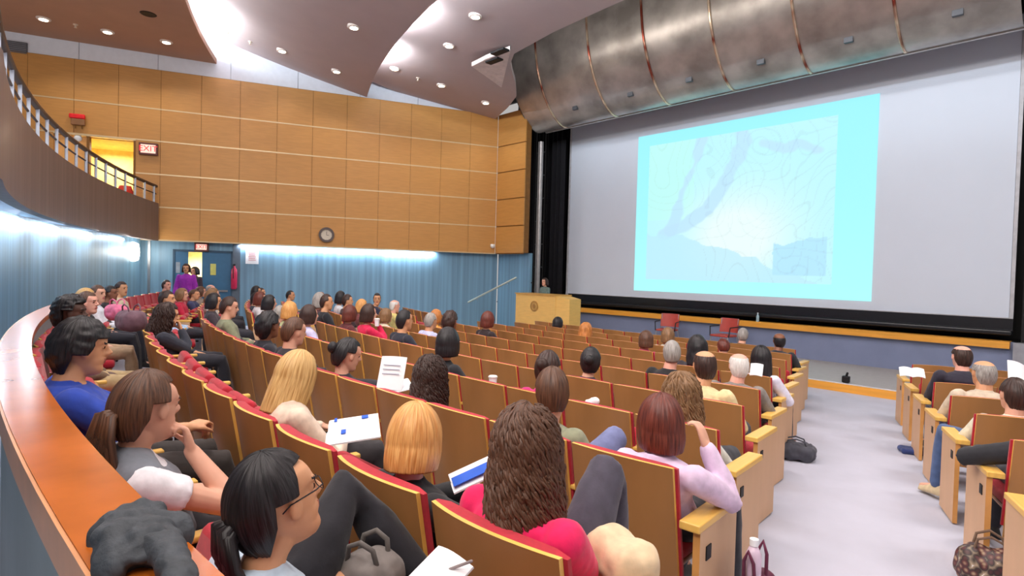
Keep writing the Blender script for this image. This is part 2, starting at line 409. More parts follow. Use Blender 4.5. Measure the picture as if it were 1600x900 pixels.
# balcony : slab, parapet
mb = MB(); bu = [-17.75+.45*i for i in range(46)]; e = [(u, bal(u)) for u in bu]
mb.prism(e+[(x, y-.14) for x, y in e[::-1]], 2.58, 3.58, 0)
mb.prism([(u, bal(u)-.14) for u in bu]+[(3, -6), (-21, -6)], 2.62, 2.74, 1)
struct(mb.build('wall_back', [PAR, WHITEW], auto=25))
t = thing('balcony_railing', 'dark two-bar handrail with pale posts along the balcony edge', 'railing', (-12, 1.2, 3.58))
off = Vector((-12, 1.2, 3.58))
for dz, r, nm in ((.45, .042, 'handrail'), (.25, .016, 'lower_bar')):
    mb = MB(); mb.tube([Vector((u, bal(u)-.07, 3.58+dz))-off for u in bu], r, 8); mb.build(nm, mat('rail_bronze', (62, 44, 38), .4, metal=.5), t, smooth=True)
u = -17.6
while u < -4:
    mb = MB(); mb.box(Vector((u, bal(u)-.07, 3.58+.215))-off, (.11, .035, .43)); mb.build('post', mat('pale_post', (176, 184, 200), .35, metal=.3), t); u += .62
# cove light of the balcony soffit and of the side wall
for k in range(6):
    u = -16.6+1.9*k
    area('cove_lamp', (u, bal(u)-.30, 2.56), (-.15*0, -.6, -1), 1.9, .06, 15, (.86, .93, 1)).rotation_euler[2] += 0
for k in range(4):
    q = side(2.7+1.4*k, 2.55, .22); 
    o = area('cove_lamp', q, (WO.x*.7, WO.y*.7, -1), 1.5, .05, 18 if k else 30, (.80, .90, 1))
    o.rotation_euler = (Matrix((WD, WO.cross(WD), -(Vector((0, 0, -1))+WO*.5).normalized())).transposed()).to_euler() if False else o.rotation_euler
# upper doorway : corridor, open oak door
def corridor(nm, t0, t1, z0, z1, depth, m, o0=.28, energy=30, color=(1, .9, .6)):
    mb = MB()
    slab(mb, t0-.1, t1+.1, z0-.1, z0, o0+depth, o0, 0); slab(mb, t0-.1, t1+.1, z1, z1+.1, o0+depth, o0, 0)
    slab(mb, t0-.1, t0, z0, z1, o0+depth, o0, 0); slab(mb, t1, t1+.1, z0, z1, o0+depth, o0, 0)
    slab(mb, t0-.1, t1+.1, z0-.1, z1+.1, o0+depth+.1, o0+depth, 0)
    struct(mb.build(nm, m)); c = side((t0+t1)/2, z1-.12, o0+depth*.5)
    area('corridor_lamp', c, (0, 0, -1), .4, .4, energy, color)
corridor('wall_left', D0, D1, 2.75, 5.2, 1.6, mat('yellow_corridor', (240, 216, 140), .7), energy=45, color=(1, .95, .8))
TM = side_t(138)
mb = MB(); slab(mb, TM+.06, D1, 2.75, 5.17, .12, .06, 0); slab(mb, TM, TM+.06, 2.75, 5.2, .16, .0, 1); slab(mb, D0, D1, 5.19, 5.24, .1, -.02, 2); slab(mb, D0, D0+.05, 2.75, 5.2, .2, -.01, 1)
d1 = struct(mb.build('door_1', [mat('orange_oak_door', (232, 170, 96), .5, var=.05), WOODD, STRIP]))
tq, zq = side_px(122, 216, .05); c = side(tq, zq, .05)
mb = MB(); mb.ell(c, (.09, .09, .09)); mb.build('round_closer_lamp', mat('white_disc', (235, 240, 250), .4), d1, smooth=True)
# lower double door
corridor('wall_left', LD0+.6, LD1-.1, .25, 2.34, 1.4, mat('cream_corridor', (236, 220, 180), .7), .42, 30, (1, .93, .75))
LM0, LM1 = side_t(313), side_t(291)
BD = mat('blue_door_paint', (52, 104, 140), .45, var=.05)
mb = MB(); slab(mb, LD0+.03, LM0, .2, 2.32, .36, .31, 0); slab(mb, LD0-.02, LD0+.03, .2, 2.38, .42, .28, 1); slab(mb, LD0, LD1, 2.32, 2.38, .42, .28, 1)
d2 = struct(mb.build('door_2', [BD, mat('dark_blue_frame', (40, 72, 96), .5)]))
tq, zq = side_px(333, 421, .3); mb = MB(); slab(mb, tq-.07, tq+.07, zq-.16, zq+.16, .31, .30, 0); mb.build('door_window', mat('door_glass_yellow', (210, 205, 110), .3), d2)
mb = MB(); slab(mb, LD0+.1, LD0+.5, 1.22, 1.27, .29, .25); mb.build('push_bar', CHROME, d2)
mb = MB(); slab(mb, LM1, LD1-.03, .2, 2.32, .36, .31, 0); slab(mb, LD1-.03, LD1+.02, .2, 2.38, .42, .28, 1)
d3 = struct(mb.build('door_3', [BD, mat('dark_blue_frame', (40, 72, 96), .5)]))
tq, zq = side_px(278, 418, .3); mb = MB(); slab(mb, tq-.05, tq+.05, zq-.15, zq+.15, .31, .30, 0); mb.build('door_window', mat('door_glass_grey', (150, 160, 170), .3), d3)
# pilaster right of the door and corner post
mb = MB(); a, b = side_t(374), side_t(362); slab(mb, a, b, .2, 2.6, .32, .26, 0); struct(mb.build('trim_3', mat('pilaster_blue_grey', (84, 96, 110), .5)))
mb = MB(); a = side_t(229); slab(mb, a-.03, a+.03, .3, 2.6, .32, .26, 0); struct(mb.build('trim_4', CHROME))
# ---------------------------------------------------------------- ceiling clouds
def cloud(nm, front, back, zf, us, th=.14, m=CEIL1, gather=None):
    """front/back: functions u->v ; zf: function (u, f) -> z with f 0 at back and 1 at front"""
    mb = MB(); n = 8
    def P(u, f, up): v = back(u)+(front(u)-back(u))*f; return Vector((u, v, zf(u, f)+up))
    for i in range(len(us)-1):
        for k in range(n):
            a, b, f0, f1 = us[i], us[i+1], k/n, (k+1)/n
            mb.quad(P(a, f0, 0), P(a, f1, 0), P(b, f1, 0), P(b, f0, 0)); mb.quad(P(a, f0, th), P(b, f0, th), P(b, f1, th), P(a, f1, th))
        mb.quad(P(us[i], 1, 0), P(us[i], 1, th), P(us[i+1], 1, th), P(us[i+1], 1, 0))
        mb.quad(P(us[i], 0, 0), P(us[i+1], 0, 0), P(us[i+1], 0, th), P(us[i], 0, th))
    for u in (us[0], us[-1]):
        for k in range(n):
            f0, f1 = k/n, (k+1)/n; mb.quad(P(u, f0, 0), P(u, f0, th), P(u, f1, th), P(u, f1, 0))
    me = mb.mesh(nm, m)
    import bmesh
    bm = bmesh.new(); bm.from_mesh(me); bmesh.ops.remove_doubles(bm, verts=bm.verts, dist=1e-4); bmesh.ops.recalc_face_normals(bm, faces=bm.faces)
    for f in bm.faces: f.smooth = True
    bm.to_mesh(me); bm.free(); me.set_sharp_from_angle(angle=math.radians(35))
    return struct(link(nm, me))
lip1 = lambda u: arc(1.53, -4.5, u); lip2 = lambda u: arc(6.05, -4.5, u)
FR3 = [(-14.35, 12.55), (-13.0, 11.9), (-11.9, 11.25), (-11.0, 10.2), (-10.2, 9.35), (-8.5, 9.05), (-6.7, 8.9), (-4, 8.85), (0, 9.0), (6, 9.8)]
def lip3(u):
    for (a, va), (b, vb) in zip(FR3, FR3[1:]):
        if u <= b: return va+(vb-va)*(u-a)/(b-a)
    return FR3[-1][1]
def wallu(v): return -14.2-.403*(12.6-v)+.02
def usr(lip, n=26, hi=6.5):
    lo = -14
    for _ in range(40): lo = wallu(lip(lo))+.02
    return [lo+(hi-lo)*i/n for i in range(n+1)]
Z1 = lambda u, f: 7.68-.17*f
Z2 = lambda u, f: 8.45-1.30*(f**.8)
Z3 = lambda u, f: 7.62-.50*f-(.13*f if u < -11.5 else 0)
def us_to(lo, hi=6.5, n=28): return [lo+(hi-lo)*i/n for i in range(n+1)]
cloud('ceiling', lip1, lambda u: -6., Z1, us_to(-19.2), m=mat('tan_ceiling_plaster', (176, 138, 116), .8, var=.03, scale=2))
b2 = lambda u: lip1(u)-.55; b3 = lambda u: lip2(u)-.5
cloud('ceiling', lip2, b2, Z2, us_to(-17.2))
cloud('ceiling', lip3, b3, Z3, us_to(-15.5, n=44))
mb = MB(); mb.box((-6, 6, 10.6), (30, 22, .1)); mb.box((-9.5, 13.6, 9.3), (14, .1, 3.0)); struct(mb.build('ceiling', BLACK))  # black sheets standing in for the unlit void above the clouds
# end beams on lips (slightly thicker light edge)
# cove strips hidden above the lips
for lip, z, en, u0, u1 in ((lip1, 7.75, 120, -17.5, 4), (lip2, 7.36, 150, -14.8, 4)):
    n = 8
    for k in range(n):
        u = u0+(u1-u0)*(k+.5)/n; v = lip(u)-.22; sl = (u+4.5)/24
        o = area('cove_lamp', (u, v, z), (0, .55, 1), (u1-u0)/n, .12, en, (.82, .92, 1))
# recess box in the third cloud
a = at_z(737, 98, 7.1); b = at_z(783, 131, 7.0); c = at_z(797, 72, 7.12); d = at_z(760, 86, 7.12)
mb = MB(); e_ = [a, b, c, d]
for i in range(4):
    p, q = e_[i], e_[(i+1) % 4]; mb.hexa([p, q, q+Vector((0, .02, 0)), p+Vector((0, .02, 0)), p+Vector((0, 0, .1)), q+Vector((0, 0, .1)), q+Vector((0, .02, .1)), p+Vector((0, .02, .1))])
mb.quad(a, b, c, d, 0)
o = mb.build('ceiling_vent', mat('pink_white_baffle', (226, 212, 208), .6)); tag(o, 'pale triangular baffle in the ceiling beside the steel canopy', 'ceiling vent'); o.location.z = -.09
mb = MB()
for k in range(2):
    p = at_z(772+k*9, 95-k*14, 7.0); mb.rbox(p, (.45, .2, .05), .015)
tag(mb.build('ceiling_louver', BLACK), 'black louver beside the pale ceiling baffle', 'louver')
# downlights on the clouds
def on_cloud(px, py, front, back, zf):
    d = ray(px, py); z = 7.2
    for _ in range(60):
        p = CAMP+d*((z-CZ)/d.z); f = (p.y-back(p.x))/(front(p.x)-back(p.x)); f = max(0, min(1, f)); z = .5*z+.5*zf(p.x, f)
    return p
LAMP = mat('lamp_lens', (255, 240, 215), .4, emit=(255, 238, 210), estr=9)
RIM = mat('lamp_rim', (230, 215, 205), .5)
cl = {1: (lip1, lambda u: -6., Z1), 2: (lip2, b2, Z2), 3: (lip3, b3, Z3)}
DL = [(1, 68, 29), (1, 168, 49), (1, 260, 65), (2, 553, 42), (2, 441, 79), (2, 526, 111), (3, 743, 25), (3, 702, 71), (3, 617, 107), (3, 690, 133), (3, 759, 160)]
nm = ['leftmost downlight on the brown ceiling section', 'middle downlight on the brown ceiling section', 'downlight on the brown ceiling section nearest its pointed tip',
      'highest downlight on the middle ceiling section', 'downlight on the middle ceiling section furthest left', 'downlight on the middle ceiling section nearest its tip',
      'downlight near the top picture edge beside the white ceiling glow', 'second downlight down between ceiling glow and steel canopy', 'downlight at the lower end of the large ceiling glow',
      'downlight left of the lowest ceiling corner', 'downlight at the lowest ceiling corner beside the black gap']
for (k, px, py), lb in zip(DL, nm):
    p = on_cloud(px, py, *cl[k]); t = thing('ceiling_downlight', 'round recessed '+lb, 'ceiling light', p, 0, 'recessed ceiling downlights')
    mb = MB(); mb.lathe([(.075, -.03), (.13, -.03), (.145, -.01), (.14, .05), (.07, .05)], hole=True); mb.build('rim', RIM, t, smooth=True)
    mb = MB(); mb.lathe([(.001, -.036), (.09, -.036), (.09, 0), (.001, 0)]); mb.build('lens', LAMP, t)
    spot('downlight_lamp', p+Vector((0, 0, -.07)), (0, .05, -1), 60, 120)
for k, (px, py, c_) in enumerate(((118, 38, 1), (355, 50, 2), (391, 65, 2), (653, 122, 3))):
    p = on_cloud(px, py, *cl[c_]); mb = MB(); mb.lathe([(.05, -.02), (.05, .03), (.02, .03)]); mb.lathe([(.015, -.07), (.02, -.02)]); mb.lathe([(.03, -.08), (.03, -.07)])
    tag(mb.build('sprinkler_head', mat('sprinkler_cream', (214, 196, 176), .5), smooth=False, loc=p),
        ['small sprinkler between the two left downlights on the brown ceiling', 'small sprinkler inside the left ceiling glow edge', 'small sprinkler just right of the left ceiling glow', 'small sprinkler below the large ceiling glow'][k], 'sprinkler')
p = on_cloud(232, 22, *cl[1]); mb = MB(); mb.lathe([(.02, -.01), (.15, -.012), (.17, .0), (.17, .03), (.02, .03)])
tag(mb.build('ceiling_speaker', DARK, loc=p), 'dark round speaker grille on the brown ceiling', 'speaker')
tq, zq = side_px(17, 73, -.0); mb = MB(); slab(mb, tq-.32, tq+1.2, zq-.13, zq+.15, .06, .0, 0)
for k in range(6): slab(mb, tq-.3, tq+1.2, zq-.12+k*.045, zq-.11+k*.045, .0, -.015, 1)
tag(mb.build('wall_vent', [mat('vent_backing', (92, 92, 98), .7), mat('vent_slat', (140, 140, 146), .5)]), 'grey slatted air vent on the white band at far left', 'vent')  # darker grey plate behind lighter slats
# ---------------------------------------------------------------- steel canopy above the screen
m, nt, b = nodes_of('hammered_steel'); L = nt.links.new
tc = nt.nodes.new('ShaderNodeTexCoord'); nz = nt.nodes.new('ShaderNodeTexNoise'); nz.inputs['Scale'].default_value = 1.3; nz.inputs['Detail'].default_value = 6
cr = nt.nodes.new('ShaderNodeValToRGB'); cr.color_ramp.elements[0].color = (.27, .245, .225, 1); cr.color_ramp.elements[1].color = (.50, .46, .43, 1); cr.color_ramp.elements[0].position = .35; cr.color_ramp.elements[1].position = .65
L(tc.outputs['Object'], nz.inputs[0]); L(nz.outputs[0], cr.inputs[0]); L(cr.outputs[0], b.inputs['Base Color'])
b.inputs['Metallic'].default_value = .6; b.inputs['Roughness'].default_value = .36
bp = nt.nodes.new('ShaderNodeBump'); bp.inputs['Strength'].default_value = .12; bp.inputs['Distance'].default_value = .05; L(nz.outputs[0], bp.inputs['Height']); L(bp.outputs[0], b.inputs['Normal'])
STEEL = m
prof = [(13.62, 6.60), (13.2, 6.46), (12.85, 6.58), (12.5, 6.88), (12.2, 7.3), (11.98, 7.8), (11.86, 8.35), (11.8, 8.95), (11.85, 9.6), (12.0, 10.3)]
def smooth_prof(pr, n=4):
    out = []
    for i in range(len(pr)-1):
        p0 = pr[max(i-1, 0)]; p1 = pr[i]; p2 = pr[i+1]; p3 = pr[min(i+2, len(pr)-1)]
        for k in range(n):
            t_ = k/n; out.append(tuple(.5*((2*p1[j])+(-p0[j]+p2[j])*t_+(2*p0[j]-5*p1[j]+4*p2[j]-p3[j])*t_**2+(-p0[j]+3*p1[j]-3*p2[j]+p3[j])*t_**3) for j in (0, 1)))
    return out+[pr[-1]]
sp = smooth_prof(prof); t = thing('steel_canopy', 'large curved stainless steel canopy with ribs above the screen', 'canopy', (-12.9, 13.5, 6.6))
OC = Vector((-12.9, 13.5, 6.6))
seams = [at_v(x, y, 13.5).x for x, y in ((893, 193), (972, 178), (1055, 158), (1155, 135), (1275, 108), (1421, 72))]
xs = [-12.95]+seams+[seams[-1]+1.75, seams[-1]+3.5]
for i in range(len(xs)-1):
    a, b_ = xs[i]+.02, xs[i+1]-.02; mb = MB()
    mid = [(a, 0), ((a+b_)/2, .0), (b_, 0)]
    for (x0, _), (x1, _) in zip(mid, mid[1:]):
        for k in range(len(sp)-1):
            mb.quad(Vector((x0, sp[k][0], sp[k][1]))-OC, Vector((x1, sp[k][0], sp[k][1]))-OC, Vector((x1, sp[k+1][0], sp[k+1][1]))-OC, Vector((x0, sp[k+1][0], sp[k+1][1]))-OC)
            mb.quad(Vector((x0, sp[k][0]+.03, sp[k][1]+.03))-OC, Vector((x0, sp[k+1][0]+.03, sp[k+1][1]+.03))-OC, Vector((x1, sp[k+1][0]+.03, sp[k+1][1]+.03))-OC, Vector((x1, sp[k][0]+.03, sp[k][1]+.03))-OC)
    me = mb.mesh('canopy_panel', STEEL); import bmesh
    bm = bmesh.new(); bm.from_mesh(me); bmesh.ops.remove_doubles(bm, verts=bm.verts, dist=1e-4)
    for f in bm.faces: f.smooth = True
    bm.to_mesh(me); bm.free(); link('canopy_panel', me, t)
m, nt, b = nodes_of('copper_rib'); L = nt.links.new
tc = nt.nodes.new('ShaderNodeTexCoord'); nz = nt.nodes.new('ShaderNodeTexNoise'); nz.inputs['Scale'].default_value = 2.2
cr = nt.nodes.new('ShaderNodeValToRGB'); cr.color_ramp.elements[0].color = (.25, .05, .03, 1); cr.color_ramp.elements[1].color = (.7, .55, .4, 1); cr.color_ramp.elements[0].position = .4; cr.color_ramp.elements[1].position = .6
L(tc.outputs['Object'], nz.inputs[0]); L(nz.outputs[0], cr.inputs[0]); L(cr.outputs[0], b.inputs['Base Color']); b.inputs['Metallic'].default_value = .7; b.inputs['Roughness'].default_value = .25
RIBM = m
for x in seams:
    mb = MB(); mb.tube([Vector((x, v_-.012, z_-.005))-OC for v_, z_ in sp[3:]], .03, 8); mb.build('rib', RIBM, t, smooth=True)
mb = MB()   # end cap with the same curve
poly = [Vector((-12.96, v_, z_))-OC for v_, z_ in sp]+[Vector((-12.96, 13.6, 10.3))-OC]
n = len(mb.v); mb.v += poly; mb.f.append(tuple(range(n, n+len(poly)))); mb.m.append(0)
mb.build('end_plate', STEEL, t)
mb = MB(); mb.box(Vector((-6, 13.62, 6.575))-OC, (14, .07, .07)); mb.build('bottom_trim', mat('satin_trim', (200, 195, 190), .4, metal=.4), t)
for k in range(1, 7):
    mb = MB(); mb.box(Vector((xs[k]+.9, 12.62, 6.74))-OC, (.16, .08, .1)); mb.build('fixing_plate', mat('dull_plate', (90, 92, 98), .5, metal=.5), t)
# ---------------------------------------------------------------- wall items
def exit_sign(px, py, off, w, h, label):
    tq, zq = side_px(px, py, off); o = side(tq, zq, off)
    t = thing('exit_sign', label, 'exit sign', o, math.atan2(-WD.y, -WD.x))
    # local x runs along the wall toward the stage, local -y is into the room
    mb = MB(); mb.rbox((0, 0, 0), (w+.1, .08, h+.1), .015); mb.build('housing', mat('exit_housing', (96, 48, 44), .5), t)
    mb = MB(); mb.box((0, -.045, 0), (w, .01, h)); mb.build('lit_face', mat('exit_face', (250, 200, 190), .4, emit=(255, 200, 180), estr=.75), t)
    cu = bpy.data.curves.new('lettering', 'FONT'); cu.body = 'EXIT'; cu.size = h*.95; cu.align_x = 'CENTER'; cu.align_y = 'CENTER'; cu.extrude = .003
    cu.materials.append(mat('exit_red', (226, 40, 50), .4, emit=(230, 50, 60), estr=.6))
    o2 = bpy.data.objects.new('lettering', cu); COL.objects.link(o2); bpy.context.view_layer.update()
    lm = bpy.data.meshes.new_from_object(o2.evaluated_get(bpy.context.evaluated_depsgraph_get())); bpy.data.objects.remove(o2); o2 = link('lettering', lm, t); o2.location = (0, -.054, 0); o2.rotation_euler = (math.pi/2, 0, 0)
exit_sign(232, 233, -.05, .34, .22, 'red and white lit exit sign on the wood wall beside the balcony doorway')
exit_sign(315, 386, .24, .26, .15, 'pink lit exit sign above the blue double doors')
# red alarm above the balcony door
tq, zq = side_px(121, 184, -.06); t = thing('fire_alarm', 'red fire alarm on the wood wall above the balcony doorway', 'fire alarm', side(tq, zq, -.02), math.atan2(-WD.y, -WD.x))
mb = MB(); mb.rbox((0, -.06, .03), (.34, .1, .12), .03); mb.build('red_housing', mat('alarm_red', (228, 18, 30), .4), t)
mb = MB(); mb.rbox((.02, -.06, -.11), (.3, .08, .16), .02); mb.build('grille', mat('alarm_brown', (140, 96, 60), .6), t)
for x in (-.04, .1):
    mb = MB(); mb.tube([(x, -.05, -.18), (x, -.05, -.27)], .012, 8); mb.build('conduit', WOODD, t)
tq, zq = side_px(190, 272, -.0); q = at_s(190, 274, 15.0)
t = thing('hall_lamp', 'small red topped table lamp inside the yellow balcony doorway', 'lamp', (q.x+.5, q.y, 3.0))
mb = MB(); mb.lathe([(.09, -.26), (.09, -.24), (.02, -.22), (.02, .72), (.03, .74)]); mb.build('stem', mat('brass_stem', (170, 120, 50), .4), t)
mb = MB(); mb.lathe([(.20, .70), (.13, .92)]); mb.build('shade', mat('lamp_red_shade', (220, 60, 40), .6), t, smooth=True)
# clock
tq, zq = side_px(510, 367, -.02); t = thing('wall_clock', 'round wall clock with dark rim on the wood wall', 'clock', side(tq, zq, -.03), math.atan2(-WD.y, -WD.x))
RX = Matrix.Rotation(math.pi/2, 4, 'X')
mb = MB(); mb.lathe([(.155, .0), (.20, .0), (.22, .02), (.22, .05), (.155, .05)], M=RX, seg=32, hole=True); mb.build('rim', mat('clock_rim', (84, 70, 66), .4), t, smooth=False)
mb = MB(); mb.lathe([(.001, .0), (.17, .0), (.17, .02), (.001, .02)], M=RX, seg=32); mb.build('dial', mat('clock_dial', (214, 204, 186), .6, var=.02), t)
mb = MB(); mb.box((.0, -.03, .045), (.012, .006, .1)); mb.box((.035, -.03, -.012), (.07, .006, .012)); mb.build('hands', DARK, t)
mb = MB()
for k in range(12): a = k*math.pi/6; mb.box((.14*math.sin(a), -.024, .14*math.cos(a)), (.01, .004, .01))
mb.build('hour_marks', DARK, t)
# small round camera on the wood corner
tq, zq = side_px(768, 384, -.05); p = side(.12, zq, -.1)
t = thing('dome_camera', 'small white dome camera near the wood wall corner', 'camera', p)
mb = MB(); mb.lathe([(.07, .05), (.08, 0), (.06, -.05), (.02, -.08)]); mb.build('dome', mat('dome_white', (240, 240, 235), .3), t, smooth=True)
mb = MB(); mb.box((-.08, .03, .03), (.16, .03, .03)); mb.build('bracket', WHITEW, t)
# sconce on the blue back wall
def wallback_hit(px, py, off=-.44):
    d = ray(px, py); s = 10.
    for _ in range(300): s -= (d.y*s-(bal(d.x*s)+off))/(d.y-(d.x*s+5)/23*d.x)*.5
    return CAMP+d*s
p = wallback_hit(208, 394); t = thing('wall_sconce', 'glowing white sconce on the curved blue wall', 'wall lamp', p, math.atan((p.x+5)/23))
mb = MB(); mb.lathe([(.03, -.24), (.12, -.2), (.15, 0), (.12, .22), (.03, .26)], seg=16); mb.v = [Vector((q.x, max(q.y, -.04), q.z)) for q in mb.v]
mb.build('glass_shade', mat('sconce_glass', (255, 252, 240), .4, emit=(255, 250, 235), estr=5), t, smooth=True)
mb = MB(); mb.box((0, -.05, 0), (.12, .06, .2)); mb.build('back_plate', CHROME, t)
l = bpy.data.lights.new('sconce_lamp', 'POINT'); l.energy = 14; l.shadow_soft_size = .1; l.color = (1, .95, .86); lo = bpy.data.objects.new('sconce_lamp', l); COL.objects.link(lo); lo.location = p+Vector((.1, .3, 0))
# notice, extinguisher
tq, zq = side_px(394, 401, .28); t = thing('wall_notice', 'white notice sheet on the blue wall right of the doors', 'notice', side(tq, zq, .28), math.atan2(-WD.y, -WD.x))
mb = MB(); mb.box((0, 0, 0), (.34, .03, .42)); mb.build('sheet', PAPER, t)
mb = MB()
for k in range(5): mb.box((0, -.018, .1-.05*k), (.2-.03*(k % 2), .004, .012))
mb.build('print', mat('notice_print', (216, 120, 130), .7), t)
tq, zq = side_px(366, 432, .2); t = thing('fire_extinguisher', 'narrow magenta-red fire extinguisher beside the blue doors', 'fire extinguisher', side(tq, zq, .16))
mb = MB(); mb.lathe([(.02, .3), (.03, .26), (.07, .2), (.08, .1), (.08, -.32), (.06, -.36)]); mb.build('cylinder', mat('extinguisher_red', (196, 40, 80), .4), t, smooth=True)
mb = MB(); mb.tube([(0, 0, .3), (.06, -.05, .34), (.1, -.06, .2), (.09, -.05, -.05)], .012, 8); mb.box((0, 0, .33), (.1, .03, .04)); mb.build('hose', DARK, t)
# handrail by the stage steps
p0 = at_s(732, 472, 18.3); p1 = at_s(806, 434, 17.9)
t = thing('wall_handrail', 'sloping steel handrail on the blue wall left of the podium', 'handrail', (0, 0, 0))
mb = MB(); mb.tube([p0, p1], .03, 8); mb.build('bar', mat('handrail_steel', (176, 186, 176), .35, metal=.5), t, smooth=True)
for f in (.15, .8):
    q = p0.lerp(p1, f); mb = MB(); mb.tube([q, q+Vector((-.25, .3, -.06))], .014, 6); mb.build('bracket', CHROME, t)
# ---------------------------------------------------------------- curved railing beside the camera
def rl(u): return .16+(u+2.9)**2/51
ru = [-10.4+.22*i for i in range(56)]
RZ = 1.45
def band(w0, w1, z0, z1, mats, name, parent=None, u0=-99, extra=None):
    mb = MB(); rings = []
    for u in ru:
        sl = (u+2.9)/25.5; n = Vector((-sl, 1, 0)).normalized(); c = Vector((u, rl(u), 0))
        rings.append([c+n*w0+Vector((0, 0, z0(u) if callable(z0) else z0)), c+n*w1+Vector((0, 0, z0(u) if callable(z0) else z0)), c+n*w1+Vector((0, 0, z1)), c+n*w0+Vector((0, 0, z1))])
    mb.loft(rings); return mb.build(name, mats, parent, auto=30)
t = thing('curved_railing', 'long curved blue half height partition with a polished wooden cap behind the back row', 'railing', (0, 0, 0))
band(-.055, .035, lambda u: floor_z(u, rl(u))-.02, RZ-.045, RAILB, 'blue_panel', t)
band(-.075, .07, RZ-.045, RZ, RAILW, 'wooden_cap', t)
band(-.083, -.0755, RZ-.085, RZ-.003, RAILE, 'cap_edge', t)
# ---------------------------------------------------------------- podium, chairs, ledge items
c0 = at_v(806, 470, 11.9); c1 = at_v(868, 470, 11.9); c2 = at_v(893, 470, 12.1)
PZ = CZ+ray(836, 459).z*(11.9/ray(836, 459).y); PZ2 = CZ+ray(893, 468).z*(12.1/ray(893, 468).y)
t = thing('podium', 'wide maple podium with a round seal on its front', 'podium', (c0.x, 11.9, .15))
w = c1.x-c0.x; w2 = c2.x-c0.x; h = PZ-.15; h2 = PZ2-.15
mb = MB(); mb.hexa([(0, 0, 0), (w, 0, 0), (w, .65, 0), (0, .65, 0), (0, 0, h-.03), (w, 0, h-.03), (w, .65, h-.03), (0, .65, h-.03)]); mb.build('cabinet', PODW, t)
mb = MB(); mb.hexa([(w, .02, 0), (w2, .12, 0), (w2, .6, 0), (w, .6, 0), (w, .02, h-.03), (w2, .12, h2), (w2, .6, h2), (w, .6, h-.03)]); mb.build('side_wing', PODW, t)
mb = MB(); mb.box((w/2, .32, h-.015), (w+.04, .7, .03)); mb.build('top', mat('podium_top', (206, 156, 80), .4), t)
mb = MB(); M_ = Matrix.Translation((w*.49, -.005, h-.36))@RX; mb.lathe([(.001, .0), (.155, .0), (.155, .012), (.001, .012)], M=M_, seg=32); se = mb.build('seal', mat('seal_bronze', (190, 146, 76), .5), t)
mb = MB(); M_ = Matrix.Translation((w*.49, -.02, h-.36))@RX; mb.lathe([(.12, .0), (.14, .0), (.14, .006), (.12, .006)], M=M_, seg=32, hole=True); mb.lathe([(.001, 0), (.06, .0), (.05, .008), (.001, .008)], M=M_, seg=12); mb.build('seal_ring', mat('seal_dark', (160, 116, 56), .5), se)
mb = MB(); mb.tube([(w*.25, .35, h), (w*.27, .3, h+.18), (w*.3, .18, h+.3)], .008, 6); mb.ell((w*.3, .17, h+.31), (.02, .03, .02)); mb.build('microphone', DARK, t)
def red_chair(px, lab):
    p = at_v(px, 500, 13.3); t = thing('stacking_chair', lab, 'chair', (p.x, 13.3, .15), math.pi+.25 if px < 1100 else math.pi-.1, 'red chairs on the stage platform')
    CR = mat('chair_red_plastic', (176, 66, 56), .5, var=.08)
    mb = MB(); rings = []
    for i in range(9):
        x = -.24+.06*i; rings.append([Vector((x, -.22-.05*(1-(x/.24)**2)+dy, z)) for z, dy in ((.52, .02), (.86, -.04), (.86, -.015), (.52, .045))])
    mb.loft(rings); mb.build('backrest', CR, t, auto=40)
    mb = MB(); mb.rbox((0, .02, .45), (.46, .44, .05), .02); mb.build('seat', CR, t, auto=50)
    for sx in (-1, 1):
        for pts in ([(sx*.22, -.2, .43), (sx*.25, -.27, 0)], [(sx*.22, .2, .43), (sx*.25, .26, 0)]):
            mb = MB(); mb.tube(pts, .014, 8); mb.build('leg', CHROME, t)
        mb = MB(); mb.tube([(sx*.25, .2, .44), (sx*.27, .18, .66), (sx*.27, -.2, .67)], .014, 8); mb.build('armrest', DARK, t, smooth=True)
        mb = MB(); mb.tube([(sx*.22, -.2, .43), (sx*.22, -.24, .84)], .012, 8); mb.build('back_frame', CHROME, t)
red_chair(1043, 'red stage chair left of the pair below the projection screen')
red_chair(1132, 'red stage chair right of the pair below the projection screen')
p = at_v(1185, 503, 14.3); t = thing('water_bottle', 'small clear bottle standing on the oak stage ledge', 'bottle', (p.x, 14.25, .93))
mb = MB(); mb.lathe([(.03, 0), (.035, .01), (.035, .14), (.015, .18), (.015, .2)]); mb.build('bottle_body', mat('bottle_blue', (160, 190, 205), .2), t, smooth=True)
mb = MB(); mb.lathe([(.017, .2), (.017, .225)]); mb.build('cap', WHITEW, t)
p = at_z(1323, 597, .16); mb = MB(); mb.rbox((0, 0, .06), (.12, .1, .12), .02); mb.tube([(0, 0, .1), (.02, 0, .17)], .02, 8)
tag(mb.build('floor_monitor', DARK, loc=(p.x, 11.5, .158)), 'tiny black box on the edge of the low platform', 'box')
